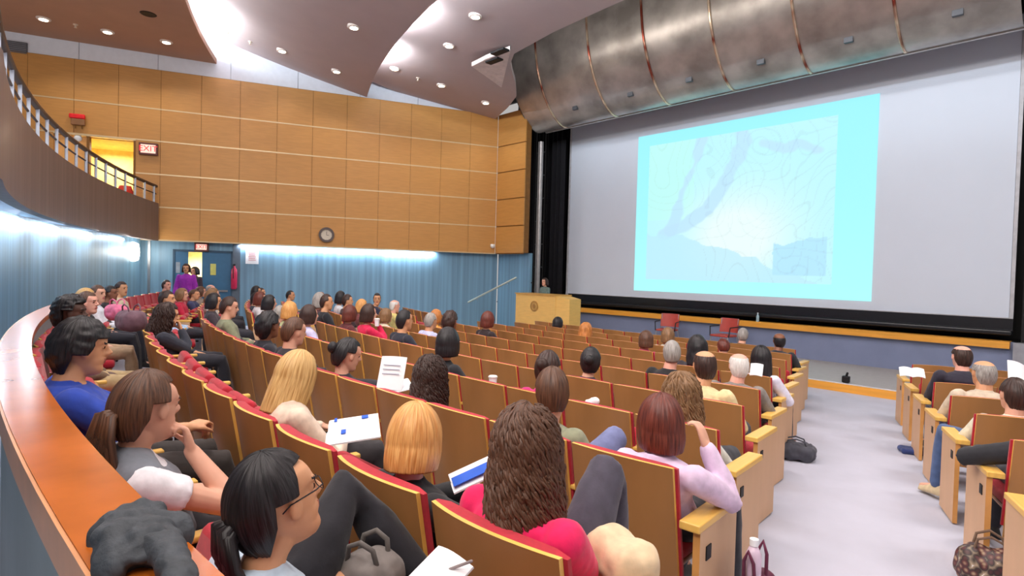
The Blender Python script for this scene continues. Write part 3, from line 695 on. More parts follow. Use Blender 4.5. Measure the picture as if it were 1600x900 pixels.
# ---------------------------------------------------------------- seats
def seat_meshes():
    M_ = {}
    n = 10
    def ysh(x, z, dx=.25): return -.045*(1-(x/dx)**2)+.11*(1-(z-.22)/.62)
    ztop = lambda x: .86-.012*(x/.25)**2
    def sheet(x0, x1, z0, zt, y0, y1, ms, nm, mats, auto=40):
        mb = MB(); K = 7; fy = (lambda x, o: o(x) if callable(o) else o)
        for i in range(n):
            for k in range(K):
                xa, xb = x0+(x1-x0)*i/n, x0+(x1-x0)*(i+1)/n
                def Pz(x, q): return z0+(zt(x)-z0)*q/K
                for o, flip in ((y0, False), (y1, True)):
                    q = [Vector((x, ysh(x, Pz(x, kk))+fy(x, o), Pz(x, kk))) for x, kk in ((xa, k), (xb, k), (xb, k+1), (xa, k+1))]
                    if flip: q = q[::-1]
                    mb.quad(*q, m=ms[0])
            for q, fl in ((0, 0), (K, 1)):
                a = [Vector((x, ysh(x, Pz(x, q))+fy(x, o), Pz(x, q))) for x, o in ((xa, y1), (xb, y1), (xb, y0), (xa, y0))]
                mb.quad(*(a if not fl else a[::-1]), m=ms[1])
        for x, fl in ((x0, 1), (x1, 0)):
            for k in range(K):
                a = [Vector((x, ysh(x, z0+(zt(x)-z0)*kk/K)+fy(x, o), z0+(zt(x)-z0)*kk/K)) for o, kk in ((y0, k), (y1, k), (y1, k+1), (y0, k+1))]
                mb.quad(*(a if not fl else a[::-1]), m=ms[1])
        import bmesh
        me = mb.mesh(nm, mats); bm = bmesh.new(); bm.from_mesh(me); bmesh.ops.remove_doubles(bm, verts=bm.verts, dist=1e-5); bmesh.ops.recalc_face_normals(bm, faces=bm.faces)
        for f in bm.faces: f.smooth = True
        bm.to_mesh(me); bm.free(); me.set_sharp_from_angle(angle=math.radians(auto)); return me
    M_['shell'] = sheet(-.253, .253, .2, ztop, 0, .016, (0, 1), 'back_shell', [SHELL, EDGE])
    M_['cushion'] = sheet(-.264, .264, .3, lambda x: ztop(x)-.004, .017, lambda x: .032+.034*max(0, 1-(x/.264)**4)**.5, (0, 0), 'back_cushion', [RED], 60)
    mb = MB(); mb.rbox((0, .335, .425), (.47, .44, .085), .035); M_['seat'] = mb.mesh('seat_cushion', RED, True); M_['seat'].set_sharp_from_angle(angle=math.radians(60))
    mb = MB(); mb.rbox((0, .33, .37), (.45, .40, .025), .01); M_['pan'] = mb.mesh('seat_pan', SHELL)
    T = Matrix.Translation((0, .19, .27))@Matrix.Rotation(math.radians(72), 4, 'X')@Matrix.Translation((0, -.13, -.42))
    mb = MB(); mb.rbox((0, .335, .425), (.47, .44, .085), .035); mb.xf(T); M_['seat_up'] = mb.mesh('seat_cushion', RED, True)
    mb = MB(); mb.rbox((0, .33, .37), (.45, .40, .025), .01); mb.xf(T); M_['pan_up'] = mb.mesh('seat_pan', SHELL)
    mb = MB(); mb.rbox((.272, .245, .615), (.05, .38, .028), .010); M_['arm'] = mb.mesh('armrest', ARM)
    mb = MB(); mb.box((.272, .20, .30), (.028, .16, .60)); mb.box((.272, .22, .012), (.06, .3, .024)); M_['leg'] = mb.mesh('leg', DARK)
    mb = MB(); mb.box((.350, .235, .302), (.030, .40, .604), ms=[0, 0, 0, 1, 0, 1]); M_['end'] = mb.mesh('end_panel', [EDGO, ENDB])
    mb = MB(); mb.rbox((.325, .235, .622), (.09, .44, .036), .007); M_['cap'] = mb.mesh('end_armrest', ARM)
    mb = MB(); mb.rbox((.367, .12, .50), (.006, .05, .06), .002); M_['num'] = mb.mesh('row_plate', DARK)
    fl = Matrix.Scale(-1, 4, (1, 0, 0))
    for k in ('end', 'cap', 'num'):
        me = M_[k].copy(); me.transform(fl); me.flip_normals(); M_[k+'_l'] = me
    me = M_['arm'].copy(); me.transform(fl); me.flip_normals(); M_['arm_l'] = me
    me = M_['leg'].copy(); me.transform(fl); me.flip_normals(); M_['leg_l'] = me
    return M_
SM = seat_meshes()
NUMW = ['', 'first', 'second', 'third', 'fourth', 'fifth', 'sixth', 'seventh', 'eighth', 'ninth', 'tenth', 'eleventh', 'twelfth', 'thirteenth', 'fourteenth', 'fifteenth', 'sixteenth', 'seventeenth', 'eighteenth', 'nineteenth', 'twentieth']
BLOCK = {'C': 'centre block', 'R': 'right block', 'L': 'far left block'}
SEATS = []
def aisle(v): return -.93-.31*(v-1.1)
for r in ROWS:
    pitch = .585 if r == 'B' else .545
    row = ROWS.index(r)
    # centre block
    u = (aisle(V0[r]+.1)-.26) if r != 'A' else .9
    k = 1; lim = -9.75 if r not in 'A' else -16.3
    first = u
    while u-.27 > lim:
        SEATS.append([r, u, 'C', k, 'end' if (k == 1 and r != 'A') else ('left' if u-.27-pitch <= lim and r != 'A' else 'mid')]); u -= pitch; k += 1
    if r in 'BCDEFGHI':
        u = -11.2; k = 1
        wl = wallu(curve(r, -15))+1.3
        while u > wl and k < 9:
            SEATS.append([r, u, 'L', k, 'end' if k == 1 else 'mid']); u -= .545; k += 1
    if r in 'DEFGHIJ':
        u = aisle(V0[r]+.1)+1.38+.27; k = 1
        nmax = {'D': 1, 'E': 2, 'F': 2, 'G': 2, 'H': 3, 'I': 4, 'J': 4}[r]
        while k <= nmax:
            SEATS.append([r, u, 'R', k, 'rend' if k == 1 else 'rmid']); u += .545; k += 1
for q in SEATS:
    if q[2] != 'R': q.append(row_pose(q[0], q[1]))
    else:
        p0, a0 = row_pose(q[0], aisle(V0[q[0]]+.1)+1.65); p0.y += .33; a1 = a0+math.radians(12); d_ = .545*(q[3]-1)
        q.append((p0+Vector((math.cos(a1)*d_, math.sin(a1)*d_, 0)), a1))
OCC = set()
def occupy(r, u, blk=None):
    best = min((q for q in SEATS if q[0] == r and id(q) not in OCC), key=lambda q: abs(q[1]-u)); OCC.add(id(best)); return best
# ---------------------------------------------------------------- people
VL = bpy.context.view_layer
def remeshed(mb, name, mats, voxel, it=3, classify=None, fold=0, seed=0):
    me = mb.mesh('tmp', []); me.materials.clear(); ob = bpy.data.objects.new('tmp', me); COL.objects.link(ob)
    md = ob.modifiers.new('r', 'REMESH'); md.mode = 'VOXEL'; md.voxel_size = voxel; md.use_smooth_shade = True
    if it: sm = ob.modifiers.new('s', 'SMOOTH'); sm.iterations = it; sm.factor = .5
    VL.update(); dg = bpy.context.evaluated_depsgraph_get()
    out = bpy.data.meshes.new_from_object(ob.evaluated_get(dg)); out.name = name
    bpy.data.objects.remove(ob); bpy.data.meshes.remove(me)
    out.materials.clear()
    for m in mats: out.materials.append(m)
    if fold:
        nn_ = [v.normal.copy() for v in out.vertices]
        for v, vn in zip(out.vertices, nn_):
            q = v.co.copy(); n1 = noise.noise(Vector((q.x*14+seed, q.y*14, q.z*7)))+.6*noise.noise(Vector((q.x*26, q.y*30+seed, q.z*12)))
            v.co = q+vn*fold*n1
    mi = [0]*len(out.polygons)
    if classify:
        for i, p in enumerate(out.polygons): mi[i] = classify(p.center)
    out.polygons.foreach_set('material_index', mi); out.polygons.foreach_set('use_smooth', [True]*len(mi)); out.update()
    return out
HEADP = [(-.118, .050, .0, .018), (-.108, .078, -.01, .036), (-.092, .088, -.02, .047), (-.075, .086, -.035, .055), (-.062, .082, -.05, .060), (-.052, .0885, -.06, .063), (-.046, .086, -.064, .064), (-.040, .090, -.068, .065), (-.028, .085, -.075, .067),
         (-.010, .086, -.085, .070), (.006, .083, -.092, .072), (.018, .078, -.097, .074), (.030, .084, -.100, .0755), (.040, .0905, -.102, .076), (.055, .089, -.102, .076), (.075, .080, -.097, .073), (.092, .062, -.085, .064), (.104, .042, -.066, .050), (.113, .02, -.045, .03), (.117, 0, -.025, .01)]
def head_mb(mb, M, fem):
    rings = []; n = 28; kf = .96 if fem else 1
    for z, f, b, w in HEADP:
        cy = (f+b)/2; hd = (f-b)/2; ring = []
        for k in range(n):
            a = 2*math.pi*k/n; c, s_ = math.cos(a), math.sin(a); e = .88
            ring.append(M @ Vector((w*kf*math.copysign(abs(c)**e, c), cy+hd*math.copysign(abs(s_)**e, s_), z)))
        rings.append(ring)
    mb.loft(rings)
    mb.tube([M @ Vector(p) for p in ((0, .080, .034), (0, .092, .012), (0, .106, -.008), (0, .088, -.020))], [.0075, .010, .0125, .012], 8)
    for s_ in (-1, 1):
        mb.ell((s_*.011, .094, -.014), (.009, .011, .008), M=M)
        mb.ell((s_*.077, -.008, .0), (.008, .018, .032), M=M@Matrix.Rotation(s_*.25, 4, 'Z'))
        mb.ell((s_*.034, .076, .018), (.014, .010, .009), M=M)
        mb.ell((s_*.030, .084, .036), (.022, .008, .006), M=M)
    mb.ell((0, .088, -.0405), (.022, .007, .0055), M=M); mb.ell((0, .087, -.0515), (.019, .008, .006), M=M)
def hand_mb(mb, Wp, d, n, side, curl=.5, sc=1.0):
    d = d.normalized(); n = (n-d*n.dot(d)).normalized(); s_ = d.cross(n)*side   # s_ points to the thumb side
    C = Matrix((s_, d, -n)).transposed().to_4x4(); C.translation = Wp
    if C.to_3x3().determinant() < 0: pass
    P = lambda x, y, z: Wp+(s_*x+d*y-n*z)*sc
    mb.loft([[P(x*w, y, z*h_) for x, z in ((1, .3), (.6, 1), (-.6, 1), (-1, .3), (-1, -.3), (-.6, -1), (.6, -1), (1, -.3))] for y, w, h_ in ((-.01, .026, .017), (.02, .036, .016), (.055, .042, .014), (.085, .040, .011), (.092, .034, .008))])
    for i, (x, L_) in enumerate(((.031, .072), (.0105, .080), (-.0105, .074), (-.030, .058))):
        pts = [P(x*.95, .075, .0)]; ang = -.1; q = Vector((x, .088))
        y, z = .088, 0.0; pts.append(P(x, y, z))
        for k, f in enumerate((.42, .32, .26)):
            ang += curl*(.7, .9, .7)[k]; y += math.cos(ang)*L_*f; z -= math.sin(ang)*L_*f
            pts.append(P(x*(1+.05*k), y, z))
        mb.tube(pts, [.0095*sc, .009*sc, .0085*sc, .008*sc, .007*sc], 8)
    mb.tube([P(.026, .018, -.004), P(.046, .040, -.010), P(.056, .066, -.018-.01*curl), P(.052, .090, -.026-.02*curl)], [.013*sc, .0115*sc, .010*sc, .008*sc], 8)
def ik(S, T, a, b, pole):
    d = T-S; L_ = d.length
    if L_ > (a+b)*.995: k = L_/((a+b)*.995); a *= k; b *= k
    d.normalize(); x = (a*a-b*b+L_*L_)/(2*L_); h = math.sqrt(max(1e-6, a*a-x*x)); pl = (pole-d*pole.dot(d)).normalized()
    return S+d*x+pl*h
def human(hp, yaw=0, pitch=0, roll=0, fem=False, hands=None, voxel=.013, sleeve=1.0, legs=None, stand=False, twist=0, fat=1.0, curl=.5, near=False, shy=None, shoulders=None, shr=None):
    """hp head centre in seat-local metres; returns meshes of one continuous body, its clothes and head matrix"""
    hp = Vector(hp); r_ = math.radians
    HM = Matrix.Translation(hp)@Matrix.Rotation(r_(yaw), 4, 'Z')@Matrix.Rotation(r_(pitch), 4, 'X')@Matrix.Rotation(r_(roll), 4, 'Y')
    nb = HM @ Vector((0, -.025, -.075))
    hip = Vector((0, .27, .53)) if not stand else Vector((hp.x*.5, hp.y*.5, hp.z*.58))
    c7 = Vector((hp.x*.92, hp.y-.02-(.03 if not stand else 0), hp.z-.155)) if shoulders is None else Vector(shoulders)
    if shr: c7 = hp+Vector(shr)
    mid = hip.lerp(c7, .5)+Vector((0, -.03 if not stand else 0, 0))
    ws = (.90 if fem else 1.0)*fat
    prof_ = [(0, .165, .115), (.2, .163, .118), (.42, .145 if fem else .155, .108), (.62, .160, .125 if fem else .115), (.8, .178, .115), (.91, .155, .088), (1, .080, .064)]
    tw = r_(twist)
    def torso(g, t1=1.0):
        rings = []
        for t_, rx, ry in prof_:
            if t_ > t1: break
            c = hip.lerp(mid, t_*2) if t_ < .5 else mid.lerp(c7, t_*2-1); a = tw*t_
            ring = []
            for k in range(20):
                q = 2*math.pi*k/20; x = (rx*ws+g)*math.cos(q); y = (ry*ws+g)*math.sin(q)
                ring.append(c+Vector((x*math.cos(a)-y*math.sin(a), x*math.sin(a)+y*math.cos(a), 0)))
            rings.append(ring)
        return rings
    sw = .180*ws; B = MB(); S_ = MB(); T_ = MB()
    B.loft(torso(0)); B.tube([c7-Vector((0, 0, .03)), c7.lerp(nb, .5), nb], [.060, .050, .052] if fem else [.068, .060, .058], 14)
    head_mb(B, HM, fem)
    S_.loft(torso(.013)); S_.tube([c7-Vector((0, 0, .03)), c7+Vector((0, .0, .022))], [.076, .064], 14, round_ends=False)
    hands = hands or {}
    out = {}
    for sd, key in ((1, 'R'), (-1, 'L')):
        Sj = c7+Vector((math.cos(tw)*sd*sw, math.sin(tw)*sd*sw, -.055))
        default = {'w': (sd*.11, .44, .60), 'pole': (sd*.9, -.6, -.5), 'd': (-sd*.35, .9, -.2), 'n': (0, -.1, -1)}
        if stand: default = {'w': (sd*.26, .08, hp.z*.52), 'pole': (sd*.3, -1, 0), 'd': (0, .1, -1), 'n': (-sd, 0, 0)}
        default.update(hands.get(key, {}))
        if 'wr' in default: default['w'] = tuple(hp+Vector(default['wr']))
        if 'er' in default: default['e'] = tuple(hp+Vector(default['er']))
        Tw = Vector(default['w'])
        E = ik(Sj, Tw, .28, .25, Vector(default['pole']))
        if 'e' in default: E = Vector(default['e'])
        r0 = .050 if fem else .056
        B.tube([Sj, Sj.lerp(E, .5), E, E.lerp(Tw, .3), Tw], [r0, r0*.88, .039, .041, .027], 12)
        hand_mb(B, Tw, Vector(default['d']), Vector(default['n']), -sd, default.get('curl', curl), .95 if fem else 1.02)
        if sleeve >= 1: S_.tube([Sj, Sj.lerp(E, .5), E, E.lerp(Tw, .3), E.lerp(Tw, .93)], [r0+.012, r0*.88+.014, .055, .052, .040], 12)
        elif sleeve > 0: S_.tube([Sj, Sj.lerp(E, sleeve)], [r0+.014, r0+.012], 12, round_ends=False); S_.ell(Sj, (r0+.014,)*3)
    sw_ = .18*ws; V_ = MB(); V_.loft(torso(.024, .95)); V_.tube([c7+Vector((-sw_*.85, 0, -.05)), c7+Vector((0, -.01, -.02)), c7+Vector((sw_*.85, 0, -.05))], [.072, .078, .072], 14); out['vest'] = V_
    legs = legs or {}
    shoes = []
    for sd, key in ((1, 'R'), (-1, 'L')):
        Hj = hip+Vector((sd*.085, 0, -.0))
        if stand: kn = Vector((sd*.10, .03, hp.z*.30)); an = Vector((sd*.10, 0, .09))
        else: kn = Vector((sd*.13, .69, .52)); an = Vector((sd*.14, .74, .09))
        if key in legs: kn = Vector(legs[key][0]); an = Vector(legs[key][1])
        B.tube([Hj, Hj.lerp(kn, .5), kn, kn.lerp(an, .3), an], [.088, .074, .055, .056, .036], 12)
        fd = Vector(legs[key][2]).normalized() if key in legs and len(legs[key]) > 2 else Vector((sd*.15, 1, -.12)).normalized()
        B.tube([an+Vector((0, 0, -.03)), an+fd*.09+Vector((0, 0, -.045)), an+fd*.17+Vector((0, 0, -.055))], [.032, .032, .024], 10)
        T_.tube([Hj, Hj.lerp(kn, .5), kn, kn.lerp(an, .3), kn.lerp(an, .97)], [.100, .088, .070, .068, .056], 12)
        sh = MB(); u_ = Vector((0, 0, 1)); sx = fd.cross(u_).normalized(); uz = sx.cross(fd)
        rings = []
        for y, w, t0, t1 in ((-.065, .022, -.085, -.03), (-.05, .036, -.088, .0), (0, .040, -.088, .015), (.06, .043, -.088, -.01), (.12, .048, -.088, -.035), (.17, .042, -.088, -.045), (.195, .022, -.084, -.058)):
            rings.append([an+fd*y+sx*(w*cx)+uz*(t0 if cz < 0 else t1*cz+t0*(1-cz)) for cx, cz in ((1, -1), (1.0, .35), (.75, .8), (.3, 1), (-.3, 1), (-.75, .8), (-1., .35), (-1, -1))])
        sh.loft(rings); shoes.append(sh)
    T_.ell(hip+Vector((0, 0, .0)), (.182*ws, .135*ws, .105), nu=20)
    T_.tube([hip, hip.lerp(mid, .35)], [.12, .12], 14, xs=1.3)
    inv = HM.inverted()
    def cls(c):
        q = inv @ c
        if abs(q.x) < .1 and -.13 < q.z < .13:
            if q.y > .070 and .011 < q.z < .0235 and .022 < abs(q.x) < .044: return 3
            if q.y > .078 and abs(q.x) < .023 and -.057 < q.z < -.034: return 1
            if q.y > .078 and .033 < q.z < .042 and .014 < abs(q.x) < .048: return 2
        return 0
    out['body'] = (B, cls); out['shirt'] = S_; out['trousers'] = T_; out['shoes'] = shoes; out['HM'] = HM
    return out
EYE = mat('eye_dark', (46, 32, 28), .2); 
SKIN = {'light': mat('skin_light', (224, 168, 142), .55, var=.05, scale=12), 'pink': mat('skin_pink', (232, 170, 150), .5, var=.06, scale=12), 'tan': mat('skin_tan', (216, 158, 118), .5, var=.05, scale=12),
        'brown': mat('skin_brown', (140, 90, 66), .5, var=.06, scale=12), 'dark': mat('skin_dark', (86, 56, 46), .5, var=.06, scale=12)}
LIPS = {k: mat('lips_'+k, c, .4) for k, c in (('light', (190, 104, 100)), ('pink', (196, 110, 104)), ('tan', (176, 98, 88)), ('brown', (120, 66, 60)), ('dark', (84, 48, 46)))}
HAIRC = {'black': hairmat('hair_black', (18, 15, 17), (46, 41, 45)), 'brown': hairmat('hair_brown', (58, 36, 26), (116, 78, 56)), 'dark': hairmat('hair_dark_brown', (34, 22, 19), (78, 52, 44)),
         'blond': hairmat('hair_blond', (176, 128, 70), (236, 198, 134)), 'ginger': hairmat('hair_ginger_blond', (188, 120, 56), (240, 186, 116)), 'red': hairmat('hair_auburn', (66, 26, 20), (128, 62, 48)),
         'grey': hairmat('hair_grey', (112, 106, 102), (190, 184, 178)), 'white': hairmat('hair_white', (206, 200, 196), (244, 240, 236)), 'orange': hairmat('hair_copper', (150, 88, 40), (224, 150, 80)), 'lbrown': hairmat('hair_light_brown', (96, 66, 42), (160, 122, 84))}
def cloth(c, key='cloth'):
    return mat('%s_%d_%d_%d' % ((key,)+tuple(c)), c, .85, var=.14, scale=22, bump=.12, sheen=.15)
HC = {}
def hair_mesh(style, near=False, seed=0):
    key = (style, near, seed)
    if key in HC: return HC[key]
    rng = random.Random(seed+5); nph = 112 if near else 40; nr = 44 if near else 18
    ax, by, cz_ = .082, .1045, .124; C = Vector((0, -.010, .0))
    P = {'short': dict(hf=42, hs=4, hb=-42, th=.014, L=0), 'crop': dict(hf=46, hs=8, hb=-34, th=.009, L=0), 'bob': dict(hf=40, hs=-5, hb=-5, th=.020, L=.09, face=52),
         'long': dict(hf=44, hs=-5, hb=-5, th=.020, L=.19, face=56), 'verylong': dict(hf=44, hs=-5, hb=-5, th=.024, L=.34, face=58), 'curly': dict(hf=44, hs=-5, hb=-5, th=.022, L=.25, face=56, noise=.014), 'wavy': dict(hf=42, hs=-5, hb=-5, th=.03, L=.17, face=56, noise=.008),
         'afro': dict(hf=38, hs=-10, hb=-50, th=.042, L=0, noise=.016), 'mop': dict(hf=26, hs=-14, hb=-56, th=.030, L=0, noise=.007), 'tight': dict(hf=46, hs=2, hb=-44, th=.018, L=0), 'bald': dict(hf=20, hs=2, hb=-42, th=.008, L=0, el0=24, gap=62), 'receding': dict(hf=66, hs=6, hb=-42, th=.010, L=0), 'crownbald': dict(hf=36, hs=4, hb=-42, th=.009, L=0, el0=40, gap=50)}
    base = {'bun': 'tight', 'ponytail': 'tight'}.get(style, style); p = P[base]
    el0 = p.get('el0', 88.); 
    def direction(ph, el, th):
        e = math.radians(el); return C+Vector(((ax+th)*math.cos(e)*math.cos(ph), (by+th)*math.cos(e)*math.sin(ph), (cz_+th)*math.sin(e)))
    def outer(k, w, inner):
        ph = 2*math.pi*k/nph; d = math.degrees(ph)-90; d = (d+180) % 360-180; ad = abs(d)
        def mixv(a, b, t_): t_ = max(0, min(1, t_)); t_ = t_*t_*(3-2*t_); return a+(b-a)*t_
        hl = mixv(p['hf'], p['hs'], (ad-54)/26) if ad < 95 else mixv(p['hs'], p['hb'], (ad-95)/38)
        if 70 < ad < 104 and p['L'] == 0: hl = max(hl, 14 if base != 'mop' else -6)
        if p.get('gap') and ad < p['gap']: hl = min(el0-.5, hl+60)
        Lh = p['L']*mixv(0, 1, (ad-p.get('face', 50))/14) if p['L'] else 0
        e1 = hl if not Lh else min(hl, mixv(p['hf'], -4, (ad-p.get('face', 50)+8)/14))
        arcl = math.radians(el0-e1)*.11; tot = arcl+Lh; s_ = w*tot
        th = p['th']*(1-.35*(w if not Lh else 0)); th = -.006 if inner else th
        wob = 0
        if not inner:
            a_ = ph*(16 if near else 7); wob = noise.noise(Vector((math.cos(ph)*(9 if near else 5), math.sin(ph)*(9 if near else 5), w*2+seed)))*.0045+noise.noise(Vector((math.cos(ph)*22, math.sin(ph)*22, w*3+seed)))*.0022
            if p.get('noise'):
                q_ = direction(ph, el0-math.degrees(min(s_, arcl)/.11), 0)*28; wob += noise.noise(Vector((q_.x, q_.y, q_.z-s_*20+seed)))*p['noise']
        if s_ <= arcl or not Lh:
            el = el0-math.degrees(s_/.11) if arcl > 0 else el0; 
            return direction(ph, el, th+wob)
        l = s_-arcl; q = direction(ph, e1, th+wob)
        cx, cy = C.x, C.y
        fl = 1+.55*l-(2.6*l*l) if base in ('long', 'verylong') else (1+1.2*l-22*l*l if base == 'bob' else 1+.9*l-3.2*l*l)
        if inner: fl *= .80
        back = -.14*l
        return Vector((cx+(q.x-cx)*fl, cy+(q.y-cy)*fl+back, q.z-l))
    mb = MB(); rings = []
    for j in range(nr+1): rings.append([outer(k, j/nr, False) for k in range(nph)])
    for j in range(nr, -1, -max(1, nr//9)): rings.append([outer(k, j/nr, True) for k in range(nph)])
    mb.loft([r[::-1] for r in rings], caps=(el0 > 80)) if el0 > 80 else mb.loft([r[::-1] for r in rings]+[rings[0][::-1]], caps=False)
    uvv = []
    for j, r in enumerate(rings): uvv += [(k/nph, min(j, nr)/nr) for k in range(nph)][::-1]
    if el0 <= 80: uvv += [(k/nph, 0) for k in range(nph)]
    def addtube(pts, rad, seg=8):
        n0 = len(mb.v); mb.tube(pts, rad, seg); n1 = len(mb.v); u0 = rng.random()
        for i in range(n0, n1): q = i-n0; uvv.append((u0+(q % seg)/seg*.12, (q//seg)/max(1, (n1-n0)//seg)))
    if style == 'bun':
        n0 = len(mb.v); mb.ell((0, -.135, .035), (.045, .036, .045), nu=18, nv=12)
        for i in range(n0, len(mb.v)): uvv.append(((i*7 % 40)/120, (i-n0)/(len(mb.v)-n0)*2))
    if style == 'ponytail':
        n_t = 40 if near else 6
        for i in range(n_t):
            a_ = rng.random()*6.28; rr = rng.random()**.5*.046; x, z = math.cos(a_)*rr, math.sin(a_)*rr
            addtube([(x*.3, -.105, -.005+z*.3), (x*.9, -.135, -.02+z*.7), (x*1.3, -.145, -.09+z), (x*1.4, -.125, -.18+z*.6), (x*.9+rng.uniform(-.01, .01), -.100, -.30-rng.random()*.06)], [.012, .016, .016, .013, .004], 7)
        addtube([(-.02, -.112, -.012), (0, -.122, .004), (.02, -.112, -.012), (0, -.118, -.03), (-.02, -.112, -.012)], .006, 6)
    if style in ('curly', 'wavy') and near:
        for i in range(420 if style == 'curly' else 150):
            ph = math.radians(90+rng.choice((-1, 1))*rng.uniform(58, 180)); el = rng.uniform(-8, 74); q = direction(ph, el, p['th']*.9); pts = []
            Ls = rng.uniform(.16, .24)+max(0, el)*.0013; hr = rng.uniform(.005, .011); fr = rng.uniform(50, 85); o_ = rng.random()*6; nn = 18
            for j in range(nn):
                s_ = Ls*j/(nn-1)+ (0 if el > 0 else p['L']*.45*rng.random()*0); e2 = el-math.degrees(s_/.13)
                if e2 > -6: b_ = direction(ph, e2, p['th']*.95)
                else:
                    l = (-6-e2)*math.pi/180*.13; b_ = direction(ph, -6, p['th']*.95); b_ = Vector((b_.x*(1+.5*l), b_.y*(1+.5*l)-.14*l, b_.z-l))
                t1 = Vector((-math.sin(ph), math.cos(ph), 0)); t2 = Vector((math.cos(ph), math.sin(ph), .3))
                pts.append(b_+t1*math.sin(fr*s_+o_)*hr+t2*math.cos(fr*s_+o_)*hr)
            addtube(pts, [.0048]*(nn-3)+[.004, .003, .0015], 5)
        for i in range(330 if style == 'curly' else 60):
            ph = math.radians(90+rng.choice((-1, 1))*rng.uniform(66, 180)); l0 = rng.uniform(0, p['L']-.09); pts = []; fr = rng.uniform(50, 85); o_ = rng.random()*6; hr = rng.uniform(.006, .014); nn = 18
            for j in range(nn):
                l = l0+min(.19, p['L']+.03-l0)*j/(nn-1); b_ = direction(ph, -6, p['th']*.9); fl = 1+.9*l-3.2*l*l; b_ = Vector((b_.x*fl, b_.y*fl-.14*l, b_.z-l))
                t1 = Vector((-math.sin(ph), math.cos(ph), 0)); t2 = Vector((math.cos(ph), math.sin(ph), 0)); pts.append(b_+t1*math.sin(fr*l+o_)*hr+t2*(math.cos(fr*l+o_)*hr+.004))
            addtube(pts, [.0048]*(nn-3)+[.004, .003, .0015], 5)
    me = mb.mesh('hair', [], True); uvl = me.uv_layers.new(name='UVMap')
    for lp in me.loops:
        u_, v_ = uvv[lp.vertex_index]; uvl.data[lp.index].uv = (u_, v_)
    for pl in me.polygons:      # seam fix
        us_ = [uvl.data[i].uv[0] for i in pl.loop_indices]
        if max(us_)-min(us_) > .6:
            for i in pl.loop_indices:
                if uvl.data[i].uv[0] < .4: uvl.data[i].uv[0] += 1
    me.materials.append(HAIRC['black']); HC[key] = me; return me
VAR = {}
def setmats(o, mats):
    for i, m in enumerate(mats):
        o.material_slots[i].link = 'OBJECT'; o.material_slots[i].material = m
CR = dict(w=(0, 0, 0))
POSES = {'lap': {}, 
 'crossed': {'R': dict(w=(-.10, .36, .68), d=(-.9, .1, 0), pole=(1, .1, -.6)), 'L': dict(w=(.08, .40, .66), d=(.9, -.1, .1), pole=(-1, .1, -.6))},
 'arms': {'R': dict(w=(.25, .40, .67), d=(0, 1, -.1), pole=(.5, -1, -.5)), 'L': dict(w=(-.25, .40, .67), d=(0, 1, -.1), pole=(-.5, -1, -.5))},
 'write': {'R': dict(w=(.10, .50, .66), d=(-.5, .8, -.3), curl=.9), 'L': dict(w=(-.14, .48, .64), d=(.4, .8, -.2))},
 'chin': {'R': dict(w=(.07, .30, .86), d=(-.3, -.25, .9), n=(0, -1, 0), pole=(.6, .4, -1), curl=1.3), 'L': dict(w=(-.06, .44, .60))},
 'chinL': {'L': dict(w=(-.07, .30, .86), d=(.3, -.25, .9), n=(0, -1, 0), pole=(-.6, .4, -1), curl=1.3), 'R': dict(w=(.06, .44, .60))}}
def make(name_loc, heading, hp, fem, skin, style, hairc, top, legc, label, near=False, pose='lap', sleeve=1.0, yaw=0, pitch=0, roll=0, shoe=(30, 28, 30), hairseed=0, jacket=False, vest=None, eyes=False, base_z=1, **kw):
    t = thing('person', label, 'person', name_loc, heading)
    if near:
        vest_c = vest
        h = human(hp, yaw, pitch, roll, fem, hands=kw.pop('hands', POSES.get(pose)), voxel=kw.pop('voxel', .0075), sleeve=sleeve, near=True, **kw)
        bm_ = remeshed(h['body'][0], 'body', [SKIN['light']]*4, .0068, 2, h['body'][1]); sm_ = remeshed(h['shirt'], 'shirt', [cloth(top)], .010, 3, fold=.005, seed=hairseed); tm_ = remeshed(h['trousers'], 'trousers', [cloth(legc)], .012, 3, fold=.004)
        shm = [s_.mesh('shoe', [cloth(shoe, 'shoe')], True) for s_ in h['shoes']]; HM = h['HM']
        if vest: link('vest', remeshed(h['vest'], 'vest', [cloth(vest)], .010, 4, fold=.004), t)
    else:
        yb = round(yaw/15)*15; key = (fem, yb, pose, sleeve, kw.get('stand', False), round(pitch/10), kw.get('fat', 1))
        if key not in VAR:
            hz0 = 1.02 if not kw.get('stand') else 1.6
            h = human((0, .18 if not kw.get('stand') else 0, hz0), yb, round(pitch/10)*10, 0, fem, hands=POSES.get(pose), voxel=.013, sleeve=sleeve, stand=kw.get('stand', False), fat=kw.get('fat', 1))
            VAR[key] = (remeshed(h['body'][0], 'body', [SKIN['light']]*4, .011, 2, h['body'][1]), remeshed(h['shirt'], 'shirt', [cloth(top)], .014, 3, fold=.004), remeshed(h['trousers'], 'trousers', [cloth(legc)], .016, 3), [s_.mesh('shoe', [cloth(shoe, 'shoe')], True) for s_ in h['shoes']], h['HM'], hz0)
        bm_, sm_, tm_, shm, HM, hz0 = VAR[key]; t.scale = (1, 1, hp[2]/hz0); 
    b_ = link('body', bm_, t); setmats(b_, [SKIN[skin], LIPS[skin], HAIRC[hairc], EYE])
    s_ = link('jacket' if jacket else 'shirt', sm_, t); setmats(s_, [cloth(top)]); r = link('trousers', tm_, t); setmats(r, [cloth(legc)])
    for m_ in shm: o = link('shoe', m_, t); setmats(o, [cloth(shoe, 'shoe')])
    if style:
        hm = hair_mesh(style, near, hairseed if near else hairseed % 2); o = link('hair', hm, t); o.matrix_local = HM; setmats(o, [HAIRC[hairc]])
        if not near: o.matrix_local = HM@Matrix.Diagonal((1.02, 1.02, 1/t.scale[2] if False else 1, 1))
    return t, HM
